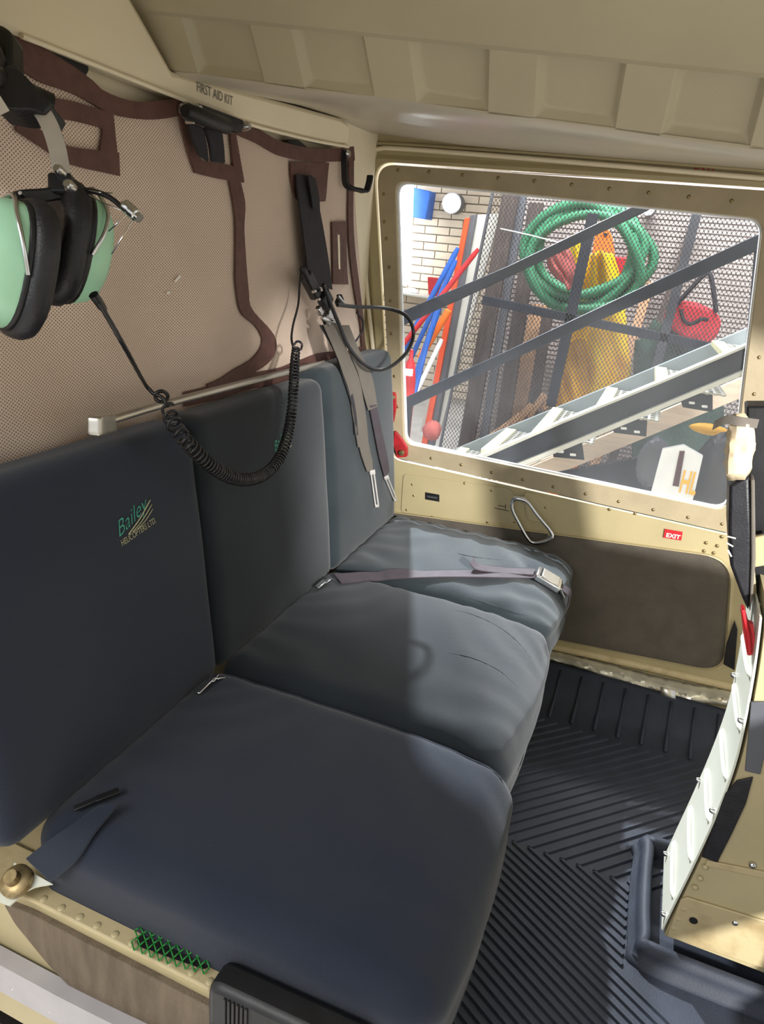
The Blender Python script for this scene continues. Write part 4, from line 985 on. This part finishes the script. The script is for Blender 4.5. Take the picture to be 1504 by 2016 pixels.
# crumpled cream tape wrapped on the post above
tw = thing('tape_wad', 'crumpled cream tape wrapped around the post beside the window', 'tape', up_(1455, 950))
rs = np.random.RandomState(8)
def tapeP(u, v):
    c = cr([up_(1455, 815), up_(1460, 850), up_(1455, 900), up_(1450, 945)], 12)[int(round(v*11))]; r = np.interp(v, [0, .2, .5, .85, 1], [.008, .017, .020, .018, .012])*(1+.35*(rs.rand()-.5))
    g = u*2*math.pi; return c + r*(math.cos(g)*camR*.9+math.sin(g)*camF*.8)
V, Fc = gridv(tapeP, 17, 12); V = [V[j*17] if i == 16 else V[j*17+i] for j in range(12) for i in range(17)]
obj('tape', V, Fc, tape, tw, solid=.001, autosharp=25)
strp = cr([up_(1404, 838, .60), up_(1430, 826, .59), up_(1460, 830, .585), up_(1492, 834, .60)], 16)
V, Fc = sheetv(strp+np.array([0, 0, .006]), strp-np.array([0, 0, .006]), .002, (0, -1, 0)); obj('loose_strap', V, Fc, webgrey, tw, autosharp=40)
# red lever
rl = thing('red_lever', 'glossy red release lever at the top of the white panel', 'lever', up_(1470, 1290, .57))
prism('lever_blade', rpoly([up_(*p, .575) for p in ((1458, 1196), (1466, 1198), (1474, 1228), (1484, 1230), (1486, 1262), (1482, 1290), (1471, 1291), (1464, 1252))], .003, 4), (0, .012, 0), red, rl, bevel=.004)
tube('lever_rib', [up_(1462, 1200, .572), up_(1472, 1246, .570), up_(1476, 1284, .571)], .003, red, rl, n=8, res=12)
# black flap hanging by the door corner
prism_o = prism('rubber_flap', [at(*p, Y=1.284) for p in ((1446, 1222), (1452, 1240), (1446, 1320), (1424, 1308), (1430, 1270))], (0, .006, 0), black, bevel=.001); tag(prism_o, 'small black rubber flap hanging beside the lower corner of the carpet panel', 'flap')

# unseen post and seat, added beyond the frame's right edge to shade the bench
pst = [(-1.15, 1.35), (-.33, 1.35), (-.30, 1.10), (-.28, .98), (-.25, .91), (-.13, .88), (-.04, .84), (-.06, .80), (-.14, .765), (-.12, .60), (-.03, .50), (-.03, .0), (-1.15, .0)]  # edge shaped to cut the key light on cushions and backrests
structure(prism('near_light_blocker', [np.array([.95, y, z]) for y, z in pst], (.05, 0, 0), tan, bevel=.006))
fs = thing('seat_blocker', 'unseen dark seat shape added beside the centre column to block lamp light', 'seat', (1.1, .24, .0))
V, Fc = rboxv((.04, .25, .17), .03, 12, lambda q, p: q+np.array([.99, .255, .44])); obj('blocker_back', V, Fc, leather, fs)
V, Fc = rboxv((.20, .25, .04), .03, 12, lambda q, p: q+np.array([1.22, .255, .14])); obj('blocker_pan', V, Fc, leather, fs)
for y in (.05, .46):
    for x in (1.0, 1.38): bar('leg', (x, y, -.008), (x, y, .30 if x < 1.1 else .14), .03, .03, greysteel, fs, up=(0, 1, 0))
# ================================================================== THE WORKSHOP BEYOND THE DOOR
gl = -.75
structure(boxo('ground', (0, 4, gl-.05), (14, 16, .05), concrete, bevel=0))
# brick wall far back, pieces built one by one
YB = 8.0
bx0, bx1 = at(740, 500, Y=YB)[0], at(1010, 500, Y=YB)[0]
bw_ = structure(boxo('wall_brick', ((bx0+bx1)/2, YB+.10, 1.0), ((bx1-bx0)/2, .08, 1.9), mortar, bevel=0))
bh, bl = .088, .30
Vb, Fb = boxv((0, 0, 0), (bl/2-.006, .02, bh/2-.007)); bme = bpy.data.meshes.new('brick'); bme.from_pydata([tuple(v) for v in Vb], [], Fb); bme.materials.append(brickm)
z = at(850, 905, Y=YB)[2]; row = 0; nb_ = 0
while z < at(850, 345, Y=YB)[2]:
    x = bx0 + (bl/2 if row % 2 else 0)
    while x < bx1 and nb_ < 300 and z > gl+bh/2-.01:
        b = link('brick', bme, bw_, Vector(np.array([x, YB+random.uniform(-.004, .004), z])-org(bw_))); nb_ += 1; x += bl
    z += bh; row += 1
# boarded wall behind the cage
YC = 4.6
x0 = at(985, 500, Y=YC)[0]; V = []; Fc = []
for j in range(110):                              # lapped boards, each lower edge standing proud of the one below
    z = gl + .031*j; k = len(V)
    V += [np.array([x, YC-dy, zz_]) for dy, zz_ in ((0, z), (.011, z), (.001, z+.031)) for x in (x0, 3.4)]; Fc += [(k, k+1, k+3, k+2), (k+2, k+3, k+5, k+4)]
structure(obj('wall_boarded', V, Fc, tin, smooth=False))
# wire cage: expanded mesh on black steel frame
YK = 3.55
kg = thing('wire_cage', 'expanded-mesh storage cage panel with black frame bars beyond the window', 'cage', at(1150, 960, Y=YK))
ctl, cbl, ctr, cbr = at(978, 340, Y=YK), at(862, 900, Y=YK), at(1620, 400, Y=YK), at(1560, 1060, Y=YK)
def cgP(u, v): return (ctl*(1-u)+ctr*u)*(1-v) + (cbl*(1-u)+cbr*u)*v
V, Fc = gridv(cgP, 8, 8); obj('expanded_mesh', V, Fc, cage, kg, uv=[(p[0], p[2]) for p in V])
for a, b, w_ in (((1168, 420), (1084, 800), .055), ((978, 340), (862, 900), .012), ((1372, 420), (1282, 760), .045)):
    bar('frame_post', at(*a, Y=YK+.05), at(*b, Y=YK+.05), w_, .03, greysteel if w_ < .05 else stairblack, kg, up=(0, 1, 0))
bar('frame_rail', at(950, 590, Y=YK+.05), at(1480, 700, Y=YK+.05), .03, .045, stairblack, kg)
tube('cage_tie', [at(985, 450, Y=YK-.01), at(1040, 462, Y=YK-.01), at(1110, 480, Y=YK-.01)], .003, frost, kg)
# hose coil
YH = 3.80
hc = at(1149, 505, Y=YH); rx, rz = at(1262, 505, Y=YH)[0]-hc[0], hc[2]-at(1149, 598, Y=YH)[2]
ho = thing('coiled_hose', 'coil of green ribbed hose hanging in the cage', 'hose', hc-np.array([0, 0, .3]))
pr = []
for i, (dx, dz, dy, k) in enumerate(((0, 0, 0, 1), (.03, -.02, .05, 1.05), (-.025, .02, -.03, .97), (.015, -.045, -.05, 1.0), (-.03, -.02, .09, 1.04), (.0, .03, .03, .92))):
    g = np.linspace(0, 2*math.pi, 180, endpoint=False)
    P = np.stack([hc[0]+dx+rx*k*np.cos(g)+.02*np.sin(3*g+i), hc[1]+dy+.02*np.sin(2*g+i), hc[2]+dz+rz*k*np.sin(g)+.015*np.cos(2*g+i)], 1)
    pr.append(tubev(P, [.028+.0035*math.cos(math.pi*j) for j in range(180)], 8, closed=True))
for i, a_ in enumerate(pr): obj('hose_turn', a_[0], a_[1], hosem, ho)
# yellow oilskins
def cloth_thing(name, label, cat, left, right, Y, m, folds=.05, n=(26, 40), seed=0, fq=11):
    L_ = cr(ats(left, Y=Y), n[1]); R_ = cr(ats(right, Y=Y), n[1]); ph = np.random.RandomState(seed).rand(6)*6
    def f(u, v):
        j = int(round(v*(n[1]-1))); p = L_[j]*(1-u)+R_[j]*u
        return p + np.array([0, -.10*math.sin(math.pi*u) + folds*math.sin(fq*u+4*v+ph[0])*v + .5*folds*math.sin(17*u-9*v+ph[1]), .01*math.sin(9*u+ph[2])])
    V, Fc = gridv(f, *n); V = [np.array([p[0], p[1], max(p[2], gl+.004)]) for p in V]; return tag(obj(name, V, Fc, m, solid=.012), label, cat)
cloth_thing('yellow_raincoat', 'bright yellow oilskin coat hanging behind the cage below the orange board', 'coat', [(1160, 498), (1150, 530), (1136, 572), (1122, 618), (1100, 690), (1094, 780), (1100, 820)], [(1207, 496), (1218, 532), (1226, 580), (1230, 620), (1236, 680), (1240, 750), (1180, 840)], 4.14, yellow, .05, seed=2)
cloth_thing('yellow_hood', 'small yellow oilskin hood hanging inside the hose coil beside the black frame bar', 'hood', [(1126, 466), (1118, 520), (1112, 562)], [(1146, 466), (1142, 520), (1130, 574)], 4.14, yellow, .02, (12, 16), 6)
cloth_thing('yellow_trousers', 'golden yellow oilskin trousers bunched low in the cage behind the stairs', 'trousers', [(1108, 670), (1096, 730), (1090, 780), (1092, 830)], [(1152, 668), (1156, 720), (1162, 790), (1160, 840)], 3.97, mat('ochre_oilskin', s2l(206, 150, 30), .45, var=.12, vscale=8), .03, seed=5)
cloth_thing('clear_bag', 'crumpled pinkish bag of rags hanging inside the hose coil', 'bag', [(1082, 488), (1078, 520), (1096, 545), (1118, 560)], [(1118, 494), (1130, 515), (1134, 540), (1130, 572)], 3.74, pinkred, .03, (14, 20), 4)
ob = tag(prism('orange_board', rpoly(ats([(1172, 456), (1184, 448), (1198, 450), (1206, 470), (1214, 540)], Y=4.30) + [np.array([at(1214, 540, Y=4.3)[0]-.02, 4.3, gl]), np.array([at(1160, 540, Y=4.3)[0]-.02, 4.3, gl])] + ats([(1160, 540)], Y=4.3), .03, 4), (0, .03, 0), orange, bevel=.006), 'orange plastic board standing above the yellow coat', 'board')
prism('hand_slot', rpoly(ats([(1188, 458), (1196, 460), (1196, 465), (1188, 463)], Y=4.295), .004, 3), (0, -.004, 0), dark, ob, bevel=0)
tag(prism('red_box', ats([(1208, 505), (1238, 506), (1240, 548), (1212, 556)], Y=4.5), (0, .1, 0), red, bevel=.01), 'small red box behind the green hose coil', 'box')
# red bag with shoulder strap, on a dark green canvas heap
rb = thing('red_bag', 'red soft bag with a dark shoulder strap on the dark green canvas', 'bag', at(1365, 690, Y=3.75))
bq = [(1306, 620), (1322, 600), (1350, 594), (1376, 600), (1412, 616), (1421, 634), (1414, 660), (1384, 690), (1340, 662), (1308, 640)]
prism('bag_body', rpoly(ats(bq, Y=3.72), .02, 3), (0, .22, 0), redbag, rb, bevel=.04)
tube('shoulder_strap', ats([(1330, 602), (1360, 568), (1394, 537), (1404, 570), (1410, 616)], Y=3.72), .012, webblack, rb, res=24)
tube('carry_handle', [at(1340, 610, Y=3.70), at(1346, 630, Y=3.68), at(1360, 638, Y=3.68), at(1382, 628, Y=3.68), at(1392, 630, Y=3.70)], .010, webblack, rb, res=20)
cloth_thing('green_canvas', 'dark green canvas heap under the red bag', 'canvas', [(1290, 630), (1262, 670), (1248, 720), (1240, 1180)], [(1330, 640), (1382, 700), (1420, 730), (1430, 1200)], 4.03, dgreen, .03, seed=7)
# planks and pipes leaning in the cage
pls = [((1008, 372), (917, 880), .10, dtimber, 'dark weathered plank leaning just inside the cage edge'), ((1030, 380), (948, 890), .05, greysteel, 'grey steel tube leaning beside the weathered plank'),
       ((1056, 400), (980, 900), .09, dtimber, 'brown plank leaning left of the ribbed offcut'), ((1062, 600), (1004, 880), .11, timber, 'light brown plank leaning under the hose coil'), ((1078, 620), (1040, 860), .07, dtimber, 'short dark plank leaning under the hose coil'),
       ((1280, 556), (1230, 720), .055, timber, 'rough pale plank leaning between the yellow coat and the red bag'), ((1366, 440), (1276, 700), .05, dtimber, 'dark upright post leaning against the boarded wall')]
for i, (a, b, w_, m_, lbl) in enumerate(pls):
    y = (4.0 + .06*(i % 3)) if i < 3 else (4.24 if i == 4 else 4.36); A_ = at(*a, Y=y+.15); B_ = at(*b, Y=y-.05); B_ = A_+(B_-A_)*(A_[2]-gl-.03)/(A_[2]-B_[2]); tag(bar('leaning_plank' if m_ is not greysteel else 'steel_tube', A_, B_, .035, w_, m_, None, up=(1, 0, 0)), lbl, 'plank' if m_ is not greysteel else 'tube')
for i in range(5):
    tag(bar('firewood_offcut', at(950+30*i, 870-16*i, Y=3.66+.045*i), at(1000+24*i, 836-20*i, Y=3.68+.045*i), .02, .035, timber, None), 'split timber offcut heaped at the foot of the leaning planks', 'timber', 'split timber offcuts')
# white panel board with orange-red upright
tag(prism('white_board', ats([(930, 424), (984, 420), (985, 420), (866, 850), (826, 850)], Y=4.2), (0, .04, 0), wpanel, bevel=.004), 'tall white board leaning between the orange upright and the cage', 'board')
ou = thing('rack_upright', 'orange-red rack upright with a dark grey channel beside the white board', 'rack upright', at(835, 885, Y=4.1))
prism('orange_face', ats([(914, 430), (924, 428), (840, 876), (828, 880)], Y=4.1), (0, .06, 0), orangered, ou, bevel=.003)
prism('grey_channel', ats([(925, 424), (936, 422), (852, 880), (841, 882)], Y=4.12), (0, .06, 0), greysteel, ou, bevel=.003)
# poles and broom handles
poles = [((902, 488), (820, 640), .018, bluep, 'blue pole with a bent tip leaning by the brick wall'), ((898, 512), (830, 660), .016, bluep, 'blue pole leaning beside the bent-tipped one'), ((942, 490), (838, 622), .016, red, 'red pole with a dark tip leaning across the white board'),
         ((884, 610), (826, 705), .022, orange, 'orange pole leaning under the black handrail'), ((866, 600), (822, 730), .018, bluep, 'pale blue pole leaning behind the orange pole'), ((870, 668), (806, 800), .014, frost, 'white pole leaning low beside the rack upright'), ((850, 640), (812, 790), .014, bluep, 'dark blue pole leaning low beside the white pole')]
for i, (a, b, r, m_, lbl) in enumerate(poles):
    y = 3.98-.08*i; A_ = at(*a, Y=y+.05); B_ = at(*b, Y=y); B_ = A_+(B_-A_)*max(1, (A_[2]-gl-.01)/(A_[2]-B_[2])) if i != 3 else B_; V, Fc = lathev(A_, B_, [(0, r*.7), (.02, r), (.98, r), (1, r*.7)], 10); tag(obj('leaning_pole', V, Fc, m_, autosharp=40), lbl, 'pole')
YG = 3.0; cx_ = at(806, 735, Y=YG)[0]; ct_ = at(808, 688, Y=YG)[2]
t = thing('red_cylinder', 'tall red gas cylinder with a white label standing in front of the leaning poles', 'cylinder', (cx_, YG, gl))
lathe('cylinder_body', (cx_, YG, gl), (cx_, YG, ct_), [(0, .03), (.01, .036), (.88, .036), (.95, .024), (.965, .011), (1, .010)], red, t, n=20)
lz_ = at(808, 734, Y=YG-.04)[2]
V, Fc = gridv(lambda u, v: np.array([cx_+.037*math.sin(-.8+1.6*u), YG-.037*math.cos(-.8+1.6*u), lz_+.018-.036*v]), 9, 2); obj('label', V, Fc, white, t)
tag(prism('blue_cabinet', ats([(808, 368), (846, 376), (838, 432), (802, 426)], Y=7.75), (0, .235, 0), bluep, bevel=.01), 'blue cabinet high on the brick wall', 'cabinet')
tag(prism('white_tub', rpoly(ats([(798, 566), (812, 568), (822, 578), (796, 574)], Y=7.7), .01, 3), (0, .1, 0), frost, bevel=.01), 'white plastic tub on the shelf beside the poles', 'tub')
tag(prism('red_tub', rpoly(ats([(841, 545), (866, 548), (862, 584), (843, 581)], Y=7.7), .01, 3), (0, .1, 0), red, bevel=.01), 'red tub behind the blue poles', 'tub')
tag(bar('bench_shelf', at(770, 572, Y=7.75), at(880, 588, Y=7.75), .47, .02, wpanel, None), 'narrow pale workbench shelf in front of the brick wall', 'shelf')
def blob(name, label, cat, c, r, m_, squash=(1, 1, 1), seed=0):
    rs_ = np.random.RandomState(seed); ph = rs_.rand(6)*6; V = []; n1, n2 = 18, 12
    for j in range(n2):
        for i in range(n1):
            t_ = math.pi*j/(n2-1); g = 2*math.pi*i/n1; k = r*(1+.08*math.sin(3*g+ph[0])*math.sin(2*t_+ph[1])+.05*math.sin(7*g+5*t_+ph[2]))
            V.append(np.array(c)+k*np.array([squash[0]*math.sin(t_)*math.cos(g), squash[1]*math.sin(t_)*math.sin(g), squash[2]*math.cos(t_)]))
    Fc = [(j*n1+i, j*n1+(i+1) % n1, (j+1)*n1+(i+1) % n1, (j+1)*n1+i) for j in range(n2-1) for i in range(n1)]
    return tag(obj(name, V, Fc, m_, weld=True), label, cat)
blob('red_sack', 'faded red round sack at the foot of the white board', 'sack', at(851, 848, Y=3.7), .058, pinkred, (1.0, 1, 1.05), 3)
# bright doorway and lamps of the workshop
structure(prism('window_workshop', ats([(740, 330), (812, 340), (806, 560), (746, 560)], Y=7.6), (0, .05, 0), daylight, bevel=0))
t = thing('work_lamp', 'glowing round work lamp high on the brick wall', 'lamp', at(890, 410, Y=7.6)); lathe('lamp_glass', at(889, 400, Y=7.65), at(889, 400, Y=7.72), [(0, .07), (1, .10)], lampm, t, n=18); lathe('lamp_housing', at(889, 400, Y=7.72), at(889, 400, Y=7.72)+np.array([0, .264, 0]), [(0, .11), (.6, .11), (1, .05)], greysteel, t, n=18)
t = thing('spot_lamp', 'small white spot lamp above the boarded wall', 'lamp', at(1276, 412, Y=4.3)); lathe('lamp_glass', at(1276, 411, Y=4.3), at(1276, 411, Y=4.33), [(0, .030), (1, .034)], lampw, t, n=16); lathe('lamp_housing', at(1276, 411, Y=4.33), at(1276, 411, Y=4.33)+np.array([0, .266, 0]), [(0, .038), (.7, .038), (1, .02)], greysteel, t, n=16)
# mobile stairs just outside the door
YN, YF = 2.35, 3.05
ms = thing('mobile_stairs', 'black and grey mobile stairs with grated treads outside the window', 'stairs', at(1150, 990, Y=YN))
def beam(name, P, Y, d, m_, parent=ms, **k): return prism(name, ats(P, Y=Y), (0, d, 0), m_, parent, bevel=.002, **k)
beam('near_stringer', [(930, 908), (1110, 832), (1300, 755), (1490, 676), (1490, 722), (1300, 800), (1120, 876), (1030, 912)], YN, .03, stairblack)
beam('stringer_edge', [(920, 908), (1110, 827), (1300, 750), (1490, 670), (1490, 676), (1300, 756), (1110, 833), (930, 912)], YN-.03, .06, stairedge)
beam('stringer_edge', [(1010, 916), (1120, 872), (1300, 797), (1490, 718), (1490, 728), (1300, 807), (1120, 882), (1030, 918)], YN-.03, .06, stairedge)
beam('far_stringer', [(830, 912), (1000, 841), (1200, 760), (1450, 655), (1480, 642), (1480, 690), (1300, 772), (1110, 850), (960, 908)], YF, .03, stairgrey)
noses = [((1006, 848), (958, 890)), ((1098, 807), (1058, 856)), ((1205, 767), (1180, 812)), ((1300, 727), (1304, 762)), ((1412, 676), (1440, 704)), ((915, 885), (860, 930))]
for a, b in noses:
    A = at(*a, Y=YF-.02); B_ = at(*b, Y=YN+.03); tr = thing if False else None
    tread = bar('tread_nosing', A, B_, .05, .022, nosing, ms, up=(0, 0, 1))
    # grate behind the nosing: bars along and across
    pr = []
    W_ = np.array([.22, 0, -.0])
    for k in range(8): pr.append(boxv((A+B_)/2+W_*(k+.6)/8, (np.linalg.norm(B_-A)/2, .005, .004), basis(B_-A, (0, 0, 1))))
    for k in range(14):
        c_ = A+(B_-A)*(k+.5)/14+W_/2; pr.append(boxv(c_, (.11, .006, .004)))
    V, Fc = join(*pr); obj('grate', V, Fc, grate, tread, smooth=False)
for P, ov in (([(1087, 880), (1146, 872), (1150, 906), (1089, 900)], ((1104, 889), (1128, 895))), ([(1205, 832), (1275, 820), (1272, 860), (1208, 852)], ((1228, 843), (1254, 850))), ([(1339, 786), (1403, 770), (1403, 812), (1344, 802)], ((1362, 793), (1387, 800)))):
    bb = beam('tread_bracket', P, YN+.05, .008, stairblack)
    for o_ in ov: prism('bolt_slot', rpoly(ats([(o_[0]-6, o_[1]-3), (o_[0]+6, o_[1]-2), (o_[0]+6, o_[1]+3), (o_[0]-6, o_[1]+2)], Y=YN+.049), .004, 4), (0, -.003, 0), frost, bb, bevel=0)
beam('handrail', [(770, 622), (1000, 524), (1200, 428), (1320, 372), (1330, 388), (1210, 444), (1000, 545), (780, 646)], YN-.02, .04, stairblack)
beam('handrail', [(770, 795), (1000, 690), (1250, 572), (1540, 440), (1545, 470), (1250, 600), (1000, 712), (780, 815)], YN-.05, .04, stairblack)
pt_ = at(806, 796, Y=YN-.03); bar('rail_post', pt_, np.array([pt_[0], pt_[1], gl]), .024, .024, stairblack, ms, up=(0, 1, 0))
bar('rail_post', at(1498, 462, Y=YN-.03), at(1470, 770, Y=YN-.03), .03, .03, stairblack, ms, up=(0, 1, 0))
# planks laid under the stairs
# (behind the stairs, leaning at the stairs' slope with their feet on the ground)
for i, (t1, t2, b1, b2) in enumerate((((1480, 735), (1146, 876), (1480, 775), (1150, 912)), ((1110, 888), (1000, 932), (1112, 906), (1012, 950)))):
    yp = 3.12+.06*i; T1, T2, B1, B2 = ats((t1, t2, b1, b2), Y=yp)
    foot = lambda a_, b_: a_+(b_-a_)*(a_[2]-gl)/(a_[2]-b_[2])
    tag(prism('pale_plank', [T1, foot(T1, T2), foot(B1, B2), B1], (0, .03, 0), ptimber, bevel=.003), ['long pale plank running under the stair treads', 'short pale plank under the lower stair treads'][i], 'plank')
# grey mesh crate, signboard, black bags
t = thing('mesh_crate', 'dark perforated metal crate below the stairs', 'crate', at(1190, 960, Y=2.6))
V, Fc = gridv(lambda u, v: at(1100, 928, Y=2.6)*(1-u)*(1-v)+at(1290, 890, Y=2.6)*u*(1-v)+at(1120, 985, Y=2.6)*(1-u)*v+at(1300, 1010, Y=2.6)*u*v, 4, 4)
obj('perforated_side', V, Fc, cage, t, uv=[(p[0], p[2]) for p in V]); prism('crate_back', ats([(1096, 932), (1286, 895), (1310, 1020), (1100, 1000)], Y=2.75), (0, .04, 0), stairblack, t, bevel=.005)
sg2 = thing('signboard', 'white house-shaped signboard with yellow letters and a maroon stripe', 'sign', at(1330, 1000, Y=2.3))
prism('board', ats([(1304, 884), (1346, 876), (1384, 898), (1358, 1010), (1276, 990)], Y=2.3), (0, .02, 0), frost, sg2, bevel=.002)
prism('stripe', ats([(1338, 888), (1348, 888), (1336, 958), (1324, 956)], Y=2.298), (0, -.002, 0), maroon, sg2, bevel=0)
text('letters', 'HL', at(1336, 968, Y=2.298), at(1368, 974, Y=2.298), .085, (0, -1, 0), signy, sg2, bold=.02)
blob('black_bag', 'black mesh bag slumped to the right of the signboard', 'bag', at(1410, 930, Y=2.45), .15, leather, (.6, .6, 1.0), 5)
blob('grey_bag', 'grey bag slumped behind the signboard', 'bag', at(1285, 910, Y=2.52), .09, greysteel, (.7, .4, 1.1), 6)
blob('yellow_rag', 'crumpled yellow rag on top of the black bag', 'rag', at(1395, 845, Y=2.6), .055, signy, (1.3, .6, .4), 9)
